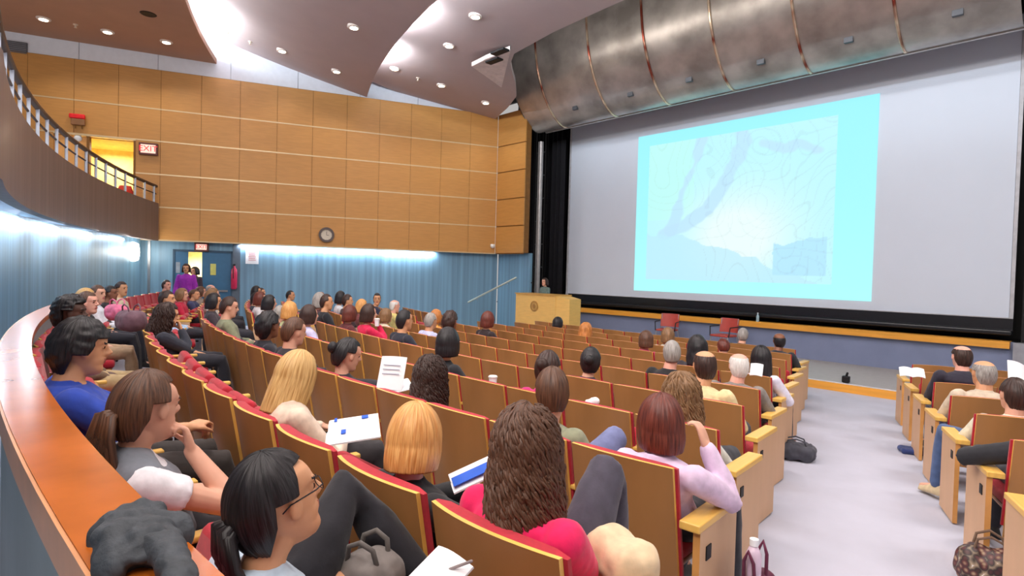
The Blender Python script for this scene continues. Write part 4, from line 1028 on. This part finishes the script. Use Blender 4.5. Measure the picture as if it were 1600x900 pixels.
def heading_to_screen(p, a, tgt=(-7.0, 14.3)):
    d = math.atan2(-(tgt[0]-p.x), tgt[1]-p.y); return math.degrees(d-a)
def seated(px, py, row, fem, skin, style, hairc, top, label, s=None, snap=True, yaw=None, dy=0, near=False, legc=(38, 38, 48), hx=0, **kw):
    if row == '?':
        e_, row, s = auto_row(px, py)
    if s: q = at_s(px, py, s)
    else: q = row_hit(row, px, py, .18+dy)
    u = q.x; seat = occupy(row, u)
    if seat[2] == 'R':
        p, a = seat[5]; nv_ = Vector((-math.sin(a), math.cos(a), 0)); dd = ray(px, py); q = CAMP+dd*(((p-CAMP).dot(nv_)+.18)/dd.dot(nv_)); lx = (q-p).dot(Vector((math.cos(a), math.sin(a), 0))); ly = (q-p).dot(Vector((-math.sin(a), math.cos(a), 0)))
        if abs(lx) > .13: print('RSHIFT', label[:30], round(lx, 2), round(ly, 2))
        hz = q.z-p.z; yaw = heading_to_screen(p, a) if yaw is None else yaw-10
        return make(p, a, (max(-.13, min(.13, lx)), .18, hz), fem, skin, style, hairc, top, legc, label, near=near, yaw=yaw, **kw)
    if snap:
        du = seat[1]-u
        if abs(du) > .10: 
            if abs(du) > .16: print('SHIFT', label[:40], row, round(du, 2))
            if abs(du) < .4: u += du-math.copysign(.10, du)
    p, a = row_pose(row, u); PLACED.append((label, row, p.x, p.y)); yl = max(.12, min(.34, q.y-p.y)) if s else .18+dy
    hz = q.z-p.z
    if not near: hz = max(.92, min(1.16, hz))
    if yaw is None: yaw = heading_to_screen(p, a)+random.uniform(-8, 8)
    return make(p, a, (hx, yl, hz), fem, skin, style, hairc, top, legc, label, near=near, yaw=yaw, **kw)
PLACED = []
# --- nearest people, individually posed
t, HM = seated(440, 788, 'A', True, 'tan', 'ponytail', 'black', (196, 214, 232), 'person with black ponytail and glasses in pale blue top, lower left foreground', s=1.42, near=True, yaw=-4, pitch=14, roll=0, legc=(26, 24, 32), snap=False, legs={'R': ((.19, .64, .56), (.1, .74, .1)), 'L': ((-.26, .58, .82), (.02, .80, .42))},
    hands={'R': dict(w=(.16, .50, .66), d=(-.4, .9, -.2), curl=.8), 'L': dict(w=(-.10, .44, .64))}, hairseed=1)
g = MB()
for s_ in (-1, 1):
    n_ = 20; ring = [(s_*.033+.023*math.cos(k*2*math.pi/n_), .099-.004*abs(math.cos(k*2*math.pi/n_)), .016+.016*math.sin(k*2*math.pi/n_)) for k in range(n_+1)]
    g.tube(ring, .0014, 6); g.tube([(s_*.056, .096, .02), (s_*.074, .07, .022), (s_*.083, .0, .02), (s_*.081, -.02, .008)], .0018, 6)
g.tube([(-.01, .101, .02), (0, .104, .024), (.01, .101, .02)], .0014, 6)
o = g.build('glasses', mat('glasses_dark', (30, 28, 34), .3, metal=.4), t, smooth=True); o.matrix_local = HM
g = MB(); g.tube([(-.028, -.118, -.012), (0, -.128, -.002), (.028, -.118, -.012)], .010, 8); o = g.build('hair_clip', mat('clip_amber', (190, 120, 60), .3), t, smooth=True); o.matrix_local = HM
t, HM = seated(232, 640, 'A', True, 'light', 'ponytail', 'brown', (236, 232, 238), 'person in grey vest over white short sleeves, hand at chin, behind the curved rail', s=2.0, near=True, yaw=16, pitch=-4, snap=False, sleeve=.42, legc=(36, 34, 42),
    vest=(118, 122, 132), hands={'R': dict(wr=(.035, .13, -.165), d=(-.15, -.2, .95), n=(-.2, -1, 0), er=(.17, .24, -.36), curl=1.25), 'L': dict(w=(.04, .48, .66), d=(.9, .2, 0), pole=(-1, .2, -.8))}, hairseed=2)
tt_, HM = seated(97, 548, 'A', False, 'tan', 'mop', 'black', (34, 66, 168), 'person with thick black hair in royal blue polo shirt by the curved rail', s=2.6, near=True, yaw=-8, pitch=-6, snap=False, sleeve=.72, legc=(60, 54, 52), fat=1.2, shr=(0, -.06, -.15),
    hands={'R': dict(w=(.18, .52, .74), d=(-.5, .8, .1), curl=1.1, pole=(.8, -.4, -.8)), 'L': dict(w=(.04, .52, .70), d=(.5, .8, .1), curl=1.)}, hairseed=3)
seated(446, 580, 'B', True, 'light', 'long', 'blond', (226, 204, 184), 'person with long straight blond hair in cream jacket, writing on papers', near=True, dy=.10, yaw=12, pitch=-14, pose='write', shr=(.06, -.08, -.125), hairseed=4, legc=(40, 36, 40))
seated(650, 688, 'B', True, 'pink', 'bob', 'ginger', (24, 24, 28), 'person with short ginger blond bob in black top, second seat from the aisle', near=True, yaw=38, pitch=-10, shr=(.03, -.05, -.14), hairseed=5, hands={'R': dict(w=(.27, .46, .72), d=(-.3, .9, .1), curl=.7), 'L': dict(w=(-.05, .5, .66))})
seated(826, 704, 'B', True, 'light', 'curly', 'brown', (226, 16, 90), 'person with long dark curly hair in bright pink shirt, knees crossed, aisle end', near=True, yaw=42, pitch=-3, hairseed=6, legc=(70, 66, 80), fat=1.05, pose='crossed', sleeve=.8,
    shr=(.04, -.07, -.135), legs={'R': ((.04, .56, .88), (-.02, .74, .42)), 'L': ((-.10, .69, .53), (-.1, .76, .09))})
seated(545, 556, 'C', True, 'light', 'bun', 'black', (34, 32, 40), 'person with dark pinned up hair in black top holding a sheet of paper', near=True, yaw=-12, pitch=-16, hairseed=7, sleeve=.9, hands={'R': dict(w=(.16, .50, .84), d=(-.1, .9, .3), curl=.8, n=(-1, 0, 0)), 'L': dict(w=(-.05, .5, .68))})
seated(689, 592, 'C', True, 'light', 'curly', 'dark', (150, 20, 42), 'person with long brown ringlets in dark red patterned top, middle of third row', near=True, yaw=40, hairseed=8, pose='lap')
seated(865, 614, 'C', False, 'light', 'short', 'brown', (140, 142, 116), 'person with short brown hair in olive shirt and jeans, knee raised', near=True, yaw=44, pitch=-6, hairseed=9, sleeve=.8, legc=(112, 118, 160), legs={'R': ((.16, .56, .74), (-.10, .78, .46)), 'L': ((-.1, .69, .53), (-.1, .76, .09))})
seated(1040, 664, 'C', True, 'light', 'bob', 'red', (222, 196, 224), 'person with dark auburn hair in lilac blouse, hand at cheek, aisle end seat', near=True, yaw=46, shr=(.03, -.06, -.13), hairseed=10, hands={'R': dict(w=(.17, .30, .88), d=(-.4, .1, .9), n=(-1, 0, 0), e=(.28, .32, .66), curl=.8), 'L': dict(w=(-.06, .46, .62))})
seated(1068, 618, 'D', True, 'light', 'wavy', 'lbrown', (206, 208, 204), 'person with long light brown hair in pale grey cardigan, fourth row aisle end', near=True, yaw=44, hairseed=11)
seated(858, 577, 'D', True, 'light', 'bun', 'dark', (206, 30, 118), 'person with brown clipped up hair in magenta top, fourth row from the back', near=True, yaw=20, pitch=-8, hairseed=12)
seated(1100, 572, 'E', False, 'tan', 'crownbald', 'dark', (226, 208, 158), 'balding person with dark fringe in pale yellow shirt near the aisle', near=True, yaw=36, hairseed=13, fat=1.08)
seated(924, 565, 'E', True, 'light', 'bun', 'black', (36, 40, 50), 'person with tight dark hair in charcoal coat among empty seats', yaw=26)
seated(697, 536, 'D', True, 'tan', 'bob', 'black', (28, 28, 34), 'person with short black hair in black top behind the dark ringlets', yaw=30)
seated(1045, 552, 'F', False, 'pink', 'crop', 'grey', (26, 26, 30), 'person with short grey hair in black jacket, sixth row', yaw=34)
seated(1157, 573, 'F', False, 'pink', 'crownbald', 'white', (132, 124, 118), 'white haired balding person in grey brown jacket, aisle end', yaw=30, near=True, hairseed=14, fat=1.1)
seated(1091, 544, 'G', True, 'tan', 'wavy', 'black', (50, 44, 52), 'person with messy black hair behind the yellow shirt', yaw=24)
seated(1205, 562, 'G', True, 'brown', 'long', 'black', (226, 222, 240), 'person with long black hair in white blouse at the aisle', yaw=34, near=True, hairseed=15)
seated(1120, 541, 'I', False, 'light', 'short', 'red', (120, 156, 200), 'person bowing low in light blue shirt near the front', yaw=30, pitch=-20)
seated(1219, 533, 'J', False, 'brown', 'bald', 'black', (34, 36, 44), 'bald person in dark suit at the aisle end near the front', yaw=26, fat=1.1)
seated(1162, 524, 'K', False, 'light', 'short', 'grey', (24, 26, 30), 'grey haired person in black coat in the front row, right side', yaw=20)
seated(1010, 531, 'H', True, 'light', 'bob', 'brown', (214, 70, 110), 'person with brown bob and pink collar left of the grey heads', yaw=26)
seated(1055, 526, 'I', True, 'light', 'bob', 'lbrown', (210, 206, 190), 'person with light brown bob and cream cardigan near the front', yaw=26)
seated(919, 516, 'I', True, 'light', 'wavy', 'orange', (176, 160, 180), 'person with curly copper hair near the front', yaw=14)
seated(868, 504, 'J', True, 'brown', 'bob', 'black', (24, 24, 30), 'person with smooth black hair in front of the podium', yaw=8)
seated(767, 501, 'G', True, 'light', 'bob', 'red', (40, 26, 30), 'person with dark red hair left of the podium', yaw=6)
seated(710, 504, 'F', True, 'brown', 'afro', 'dark', (40, 30, 36), 'person with tall brown piled up hair left of centre', yaw=10)
seated(682, 495, 'G', True, 'light', 'bob', 'orange', (228, 150, 60), 'person with orange blond hair behind the lilac shirt', yaw=4)
seated(673, 502, 'F', False, 'tan', 'crop', 'grey', (196, 200, 236), 'person with grey hair in lilac white shirt left of centre', yaw=8)
seated(616, 478, 'G', False, 'pink', 'crownbald', 'white', (222, 206, 130), 'bald pink person in yellow shirt against the blue wall', yaw=0)
seated(588, 468, 'G', False, 'tan', 'short', 'black', (34, 36, 60), 'person in dark suit turned round against the blue wall', yaw=-110, pose='arms')
seated(565, 479, 'F', True, 'light', 'bob', 'ginger', (120, 60, 60), 'blond person left of the dark suit turned round', yaw=0)
seated(577, 491, 'E', True, 'light', 'bob', 'dark', (208, 20, 74), 'person in crimson shirt with hand at face, left of centre', yaw=-12, pose='chin')
seated(532, 464, '?', True, 'light', 'bob', 'black', (224, 226, 232), 'person with black hair and white collar by the blue wall', yaw=0)
seated(544, 471, 'F', False, 'tan', 'short', 'dark', (60, 40, 44), 'person with short dark hair right of the white collar', yaw=-15)
seated(543, 490, 'E', True, 'light', 'bob', 'red', (96, 40, 44), 'person with dark red hair left of the crimson shirt', yaw=20)
seated(489, 462, '?', False, 'brown', 'bald', 'black', (30, 30, 34), 'bald brown skinned person far left of centre', yaw=10)
seated(493, 469, '?', True, 'pink', 'bob', 'grey', (80, 40, 50), 'grey haired person in dark top far left of centre', yaw=20)
seated(510, 468, 'E', False, 'tan', 'crop', 'dark', (24, 26, 34), 'person with cropped hair in black jacket right of the grey hair', yaw=-15)
seated(483, 493, 'D', True, 'light', 'bob', 'dark', (200, 196, 232), 'person with dark bob in lavender shirt, left of centre', yaw=0)
seated(513, 488, 'D', False, 'light', 'short', 'grey', (44, 46, 54), 'person with dark grey hair and charcoal jacket, left of centre', s=9.4, yaw=15)
seated(420, 457, '?', False, 'tan', 'short', 'dark', (110, 84, 76), 'person with short hair left against pale blue wall', yaw=-15)
seated(439, 462, '?', False, 'tan', 'crop', 'black', (64, 66, 76), 'person with black hair in grey jacket left against the blue wall', yaw=-15)
seated(418, 474, '?', True, 'light', 'bob', 'black', (214, 214, 240), 'person with black bob in pale lilac top, left side', yaw=0)
seated(453, 486, 'D', True, 'light', 'bob', 'ginger', (196, 206, 150), 'person with golden blond hair in pale green top, left side', yaw=15)
seated(413, 508, 'C', True, 'brown', 'afro', 'black', (36, 34, 44), 'person with big black bushy hair in dark top', yaw=15)
seated(464, 520, 'C', False, 'light', 'short', 'brown', (44, 40, 46), 'person with brown hair bowed forward beside the blond', yaw=-5, pitch=-10)
seated(385, 456, '?', True, 'tan', 'bob', 'black', (52, 58, 60), 'person with black hair beside a red seat at the left', yaw=-15)
seated(359, 481, 'C', False, 'light', 'short', 'dark', (128, 132, 104), 'person with dark hair in olive green jacket leaning over, left side', yaw=-15, pitch=-10)
seated(346, 464, '?', True, 'light', 'bob', 'lbrown', (206, 196, 190), 'person with light brown hair behind the olive jacket', yaw=0)
seated(329, 452, '?', False, 'pink', 'crownbald', 'grey', (70, 72, 92), 'balding person in slate jacket near the blue doors', yaw=-15)
seated(314, 456, '?', True, 'light', 'bob', 'brown', (146, 130, 120), 'person with brown hair in beige top near the blue doors', yaw=0)
seated(285, 461, '?', True, 'light', 'bob', 'lbrown', (186, 22, 60), 'person with light brown hair in crimson top near the doors', yaw=-15)
seated(272, 468, '?', False, 'tan', 'short', 'dark', (176, 206, 240), 'person with dark hair in light blue shirt at the left', yaw=-15)
seated(260, 446, '?', False, 'pink', 'short', 'dark', (40, 38, 42), 'person in dark jacket sitting beside the end of the blue wall', yaw=-30)
seated(262, 494, 'B', False, 'tan', 'wavy', 'dark', (44, 46, 58), 'person with dark shaggy hair in charcoal jacket, hand on face, second row', yaw=-5, pose='chin', near=True, hairseed=16, pitch=-8)
seated(216, 452, 'A', False, 'tan', 'short', 'dark', (206, 190, 160), 'bearded person in beige shirt, back row left', s=10.5, yaw=-25, snap=False)
seated(195, 459, 'A', False, 'brown', 'short', 'black', (36, 30, 32), 'dark haired person in black between two light shirts, back row', s=9.6, yaw=-20, snap=False)
seated(180, 460, 'A', False, 'light', 'short', 'brown', (226, 228, 238), 'person with brown hair in white shirt, back row', s=8.6, yaw=-25, snap=False)
seated(158, 467, 'A', True, 'light', 'bob', 'blond', (26, 24, 30), 'person with blond bob in black top, back row', s=7.6, yaw=-10, snap=False)
seated(137, 474, 'A', False, 'pink', 'short', 'brown', (40, 32, 36), 'pale faced person with receding brown hair in dark sweater, back row', s=6.4, yaw=-25, snap=False, near=True, hairseed=17, pose='lap', legc=(180, 150, 120))
seated(112, 490, 'A', False, 'dark', 'afro', 'black', (120, 96, 74), 'person with black curly hair in tan jacket, back row behind blue polo', s=4.7, yaw=-20, snap=False, near=True, hairseed=18, legc=(176, 152, 112))
seated(303, 463, '?', False, 'tan', 'short', 'brown', (54, 58, 96), 'person with brown hair in navy sweater, dense group at the left', yaw=-15)
seated(336, 461, '?', True, 'light', 'bob', 'lbrown', (214, 190, 150), 'person with sandy hair and cream top near the doors', yaw=0)
seated(322, 472, '?', True, 'tan', 'bob', 'black', (60, 50, 58), 'person with black hair in dark top, dense group at the left', yaw=-10)
seated(372, 468, 'D', True, 'light', 'bob', 'red', (206, 200, 204), 'person with auburn bob in pale top right of the olive jacket', s=10.6, yaw=-10)
seated(401, 467, '?', False, 'tan', 'short', 'black', (40, 44, 60), 'person with black hair in navy jacket left of the lilac top', yaw=-10)
seated(605, 494, '?', True, 'light', 'bob', 'lbrown', (228, 214, 190), 'person with light brown hair in ivory top right of the crimson shirt', yaw=5)
seated(641, 503, '?', False, 'tan', 'short', 'black', (34, 38, 52), 'person with black hair in dark jacket beside the lilac white shirt', yaw=5)
# right block
seated(1502, 558, 'H', False, 'pink', 'crownbald', 'dark', (40, 36, 52), 'bald person in dark navy jacket, front of the right block', yaw=22, near=True, hairseed=19, legc=(90, 92, 104))
seated(1536, 584, 'G', False, 'tan', 'crownbald', 'grey', (206, 190, 168), 'bald person in beige shirt and brown shoes, right block', yaw=26, near=True, hairseed=20, legc=(40, 46, 84))
seated(1584, 618, 'F', False, 'light', 'short', 'dark', (222, 218, 196), 'person in cream shirt and blue jeans at the right edge', yaw=24, near=True, hairseed=21, legc=(72, 92, 132), shoe=(206, 184, 146), legs={'L': ((-.30, .66, .56), (-.33, .70, .09), (-.5, 1, -.12)), 'R': ((.1, .69, .53), (.12, .74, .09))})
seated(1650, 655, 'E', False, 'tan', 'short', 'dark', (34, 34, 40), 'person in black jacket cut by the right picture edge', yaw=24, near=True, hairseed=22, hands={'L': dict(w=(-.30, .38, .68), d=(-.1, 1, -.1), pole=(-1, -.6, -.2))})
# standing people in the doorway and the lecturer
q = at_s(291, 420, 14.6); gz = floor_z(q.x, q.y)
make(Vector((q.x, q.y, gz)), math.radians(-112), (0, 0, q.z-gz), True, 'tan', 'bob', 'dark', (152, 40, 168), (120, 30, 140), 'person in a bright purple dress standing at the blue doors', stand=True, yaw=0)
q = at_s(304, 424, 15.4); gz = floor_z(q.x, q.y)
make(Vector((q.x, q.y, gz)), math.radians(-150), (0, 0, q.z-gz), True, 'tan', 'bob', 'black', (50, 36, 48), (40, 34, 40), 'person in dark clothes standing behind the purple dress', stand=True, yaw=0)
q = at_v(851, 441, 12.95)
make(Vector((q.x, q.y, .152)), math.radians(170), (0, 0, q.z-.152), True, 'light', 'bob', 'dark', (96, 116, 112), (30, 30, 36), 'lecturer in grey green jacket standing behind the maple podium', stand=True, yaw=10)

for i_ in range(len(PLACED)):
    for j_ in range(i_):
        A_, B_ = PLACED[i_], PLACED[j_]
        if math.hypot(A_[2]-B_[2], A_[3]-B_[3]) < .42: print('NEAR', A_, B_)
for q in SEATS:
    r, u, blk, k, kind, (p, a) = q; occ = id(q) in OCC
    rown = {0: 'rearmost row', 10: 'front row'}.get(ROWS.index(r), NUMW[ROWS.index(r)+1]+' row from back')
    if blk == 'C' and r != 'A': pl = NUMW[k]+' from aisle'
    elif r == 'A': pl = NUMW[min(k, 20)]+' from right' if k <= 20 else NUMW[k-20]+' of far stretch'
    elif blk == 'R': pl = NUMW[k]+' from aisle'
    else: pl = NUMW[k]+' from its right'
    if k == 1 and blk != 'L' and r != 'A': pl = 'aisle end seat'
    lab = ('' if occ else 'empty ')+'wooden backed red seat, '+rown+(', '+BLOCK[blk] if blk != 'C' else '')+', '+pl
    t = thing('auditorium_seat', lab, 'seat', p, a, 'red auditorium seats in curved rows')
    link('back_shell', SM['shell'], t); link('back_cushion', SM['cushion'], t)
    link('seat_cushion', SM['seat' if occ else 'seat_up'], t); link('seat_pan', SM['pan' if occ else 'pan_up'], t)
    if kind in ('end',): link('end_panel', SM['end'], t); link('end_armrest', SM['cap'], t); link('row_plate', SM['num'], t)
    if kind in ('end', 'mid', 'left'): link('armrest', SM['arm_l'], t); link('leg', SM['leg_l'], t)
    if kind == 'rend': link('end_panel', SM['end_l'], t); link('end_armrest', SM['cap_l'], t); link('row_plate', SM['num_l'], t)
    if kind in ('rend', 'rmid'): link('armrest', SM['arm'], t); link('leg', SM['leg'], t)
# ---------------------------------------------------------------- things in hand and on the floor
def paper(name, label, cat, loc, rz, w, h, tilt=0, rollx=0, pages=2, col=PAPER, marks=()):
    t = thing(name, label, cat, loc, rz)
    M_ = Matrix.Rotation(tilt, 4, 'X')@Matrix.Rotation(rollx, 4, 'Y')
    for s_ in ((-1, 1) if pages == 2 else (0,)):
        mb = MB(); rings = []
        for i in range(7):
            f = i/6; x = (s_*w/2*f) if s_ else (f-.5)*w; z = .012*math.sin(math.pi*f)*1.2
            rings.append([Vector((x, -h/2, z)), Vector((x, h/2, z)), Vector((x, h/2, z-.006)), Vector((x, -h/2, z-.006))])
        mb.loft(rings); mb.xf(M_); mb.build('page' if s_ else 'sheet', col, t, auto=40)
    for (x, y, sx, sy, c) in marks:
        mb = MB(); mb.box((x, y, .018), (sx, sy, .002)); mb.xf(M_); mb.build('print', mat('print_%d_%d_%d' % c, c, .6), t)
    return t
BLU = (30, 90, 200)
p = at_s(553, 665, 2.55); paper('notebook', 'open white notebook with blue marks on the lap of the cream jacket', 'notebook', p+Vector((0,0,-.01)), -.5, .40, .22, .12, 0, marks=((-.1, .05, .05, .03, BLU), (.1, -.04, .06, .02, BLU), (-.12, -.08, .06, .012, BLU)))
p = at_s(612, 583, 3.9); paper('paper_sheet', 'white sheet of paper held up by the dark haired person', 'paper', p, .65, .18, .23, 1.15, 0, pages=1, marks=((0, .05, .12, .005, (150, 150, 170)), (0, .02, .12, .005, (150, 150, 170)), (0, -.01, .12, .005, (150, 150, 170))))
p = at_s(622, 603, 4.0); paper('notebook', 'white and blue papers lying near the green bottle', 'papers', p, -.4, .34, .18, .2, 0, marks=((.08, -.02, .08, .05, BLU),))
p = at_s(738, 740, 2.15); paper('magazine', 'white and blue brochure in the hand of the ginger bob', 'magazine', p, -.55, .19, .17, .4, 0, marks=((.045, .0, .085, .155, BLU),))
p = at_s(688, 893, 1.5); paper('notepad', 'white notepad at the bottom edge beside a grey pen', 'notepad', p, .0, .15, .11, .5, 0, pages=1)
t = thing('pen', 'slim grey pen over the notepad at the bottom edge', 'pen', at_s(715, 886, 1.46)); mb = MB(); mb.tube([(-.035, .0, -.02), (.03, .02, .02)], .004, 8); mb.build('barrel', mat('pen_grey', (150, 140, 140), .4), t); mb = MB(); mb.tube([(-.045, -.003, -.027), (-.036, 0, -.021)], [.0015, .004], 8); mb.build('tip', DARK, t)
p = at_s(1425, 582, 6.6); paper('paper_sheet', 'white papers on the arm of the front right seat', 'papers', p, .3, .24, .2, .4, 0)
p = at_s(1588, 583, 4.6); paper('paper_sheet', 'white paper held up at the right picture edge', 'paper', p, .2, .12, .2, .9, .5, pages=1)
p = at_s(1049, 577, 5.4); p = at_s(1182, 578, 5.4); paper('paper_sheet', 'white paper beside the long black hair near the aisle', 'paper', p, .3, .11, .13, .9, 0, pages=1)
for (px, py, s_, lb) in ((770, 596, 4.95, 'white paper cup just above a seat back in the middle rows'), (589, 503, 8.2, 'white cup above the seat backs left of centre')):
    t = thing('paper_cup', lb, 'cup', at_s(px, py, s_)-Vector((0, 0, .06))); mb = MB(); mb.lathe([(.028, 0), (.036, .095), (.034, .095)]); mb.build('cup_body', PAPER, t, auto=40); mb = MB(); mb.lathe([(.040, .094), (.040, .104), (.032, .112), (.01, .112)]); mb.build('lid', mat('cup_lid', (230, 228, 224), .4), t, auto=40)
t = thing('drink_bottle', 'small green bottle with green cap among the middle rows', 'bottle', at_s(648, 606, 3.8)-Vector((0, 0, .04)))
mb = MB(); mb.lathe([(.022, 0), (.026, .01), (.026, .08), (.012, .115), (.012, .125)]); mb.build('bottle_body', mat('bottle_green', (60, 150, 90), .25), t, smooth=True); mb = MB(); mb.lathe([(.015, .124), (.015, .15)]); mb.build('cap', mat('cap_green', (20, 140, 80), .4), t, smooth=True)
def blob(name, pts, r, mats, parent, voxel=.012, fold=.008, seed=3, flat=None):
    mb = MB()
    for p_, rr in zip(pts, r): mb.ell(p_, rr, nu=16)
    me = remeshed(mb, name, [mats], voxel, 3, fold=fold, seed=seed)
    if flat is not None:
        for v in me.vertices: v.co.z = max(v.co.z, flat)
    return link(name, me, parent)
# black jacket folded over the rail
c = at_z(236, 832, RZ+.03)
t = thing('folded_jacket', 'crumpled dark grey jacket draped over the wooden rail cap', 'jacket', (c.x-.02, rl(c.x), RZ), 0)
t.scale = (.62, .62, .62)
JK = mat('jacket_charcoal', (62, 66, 72), .75, var=.25, scale=18, bump=.4)
blob('jacket_body', [(-.10, 0, .035), (0, -.01, .05), (.09, .0, .04), (-.03, .09, .01), (.07, -.07, .01), (-.12, -.06, .0)], [(.09, .10, .045), (.12, .10, .055), (.10, .09, .05), (.09, .05, .06), (.10, .05, .06), (.06, .05, .07)], JK, t, .008, .022, 4)
mb = MB()
mb.tube([(.10, .02, .04), (.18, .03, .05), (.27, .03, .045), (.36, .02, .03), (.42, .0, .02)], [.05, .045, .042, .038, .034], 14); me = remeshed(mb, 'sleeve', [JK], .008, 2, fold=.012, seed=8); link('sleeve', me, t)
# bags
def bag(name, label, loc, w, d, h, col, rz=0, handle=True, strap=None, fold=.01, tilt=0):
    t = thing(name, label, 'bag', loc, rz); m_ = cloth(col, 'bag')
    mb = MB(); mb.rbox((0, 0, h/2), (w, d, h), min(w, d, h)*.4, seg=4); mb.ell((0, 0, h*.35), (w*.53, d*.56, h*.35)); me = remeshed(mb, 'bag_body', [m_], max(.008, w/30), 3, fold=fold, seed=w*90)
    for v in me.vertices: v.co.z = max(0, v.co.z)
    link('bag_body', me, t)
    if handle:
        for s_ in (-1, 1):
            mb = MB(); mb.tube([(-w*.25, s_*d*.2, h*.9), (-w*.2, s_*d*.25, h*1.2), (0, s_*d*.28, h*1.32), (w*.2, s_*d*.25, h*1.2), (w*.25, s_*d*.2, h*.9)], .008, 8); mb.build('handle', cloth(strap or col, 'strap'), t, smooth=True)
    return t
p, a = row_pose('B', -.93); q = at_s(972, 868, 1.75)
bag('shoulder_bag', 'beige canvas shoulder bag bulging at the aisle end of the second row', q-Vector((0, 0, .08)), .24, .16, .14, (222, 196, 160), -.3, handle=False)
p = at_z(1130, 885, .33); bag('tote_bag', 'plum coloured tote bag beside the lilac blouse seat end', (-1.02, 2.42, floor_z(-1.02, 2.42)), .10, .26, .40, (96, 30, 60), 0)
t = thing('drink_bottle', 'clear bottle with white cap standing out of the plum tote bag', 'bottle', (-1.02, 2.40, floor_z(-1.02, 2.42)+.40)); mb = MB(); mb.lathe([(.03, 0), (.032, .02), (.032, .1), (.014, .14)]); mb.build('bottle_body', mat('bottle_lilac', (214, 190, 210), .3), t, smooth=True); mb = MB(); mb.lathe([(.018, .138), (.018, .165)]); mb.build('cap', PAPER, t)
p = at_z(1243, 706, .19); bag('backpack', 'dark grey bag lying on the carpet at the aisle edge', (p.x, p.y, floor_z(p.x, p.y)), .38, .22, .17, (70, 70, 80), .4, fold=.02)
p = at_z(1545, 893, .3); bag('floral_bag', 'brown floral patterned bag on the floor at lower right corner', (p.x, p.y, floor_z(p.x, p.y)), .30, .2, .24, (110, 84, 66), .2, fold=.02)
fm, nt, b = nodes_of('floral_pattern'); vo = nt.nodes.new('ShaderNodeTexVoronoi'); vo.inputs['Scale'].default_value = 26; cr = nt.nodes.new('ShaderNodeValToRGB')
for pos, c_ in ((.0, (.55, .42, .25)), (.35, (.12, .03, .03)), (.6, (.03, .02, .02)), (.9, (.4, .3, .2))):
    e_ = cr.color_ramp.elements.new(pos); e_.color = c_+(1,)
tc = nt.nodes.new('ShaderNodeTexCoord'); nt.links.new(tc.outputs['Object'], vo.inputs[0]); nt.links.new(vo.outputs['Distance'], cr.inputs[0]); nt.links.new(cr.outputs[0], b.inputs['Base Color'])
for o in bpy.data.objects:
    if o.parent and o.parent.name == 'floral_bag' and o.name.startswith('bag_body'): o.data.materials[0] = fm
q = at_s(575, 875, 1.72); bag('open_backpack', 'open grey brown backpack between the second row shells and the foreground', (q.x, q.y, q.z-.14), .20, .16, .16, (120, 112, 108), .5, fold=.015, strap=(90, 84, 80))
q = at_s(205, 500, 6.2); bag('handbag', 'mauve patterned bag on the knees in the back row', (q.x, q.y, q.z-.12), .34, .24, .22, (116, 84, 96), .2)
q = at_s(183, 488, 7.1); bag('backpack', 'pink bag with light straps on laps in the back row', (q.x, q.y, q.z-.1), .30, .2, .2, (232, 120, 156), .4)
q = at_z(1410, 700, .1); bag('blue_bag', 'dark blue cloth bag on the carpet beside the right block', (q.x+.15, q.y, floor_z(q.x, q.y)), .36, .22, .06, (40, 56, 110), .5, handle=False)

q = at_s(924, 628, 4.3); t = thing('paper_napkin', 'crumpled white napkin beside the magenta top', 'napkin', q)
blob('napkin_body', [(0, 0, 0), (.03, .01, .01), (-.03, 0, .0)], [(.035, .03, .03), (.03, .02, .025), (.025, .03, .02)], PAPER, t, .008, .012, 5)
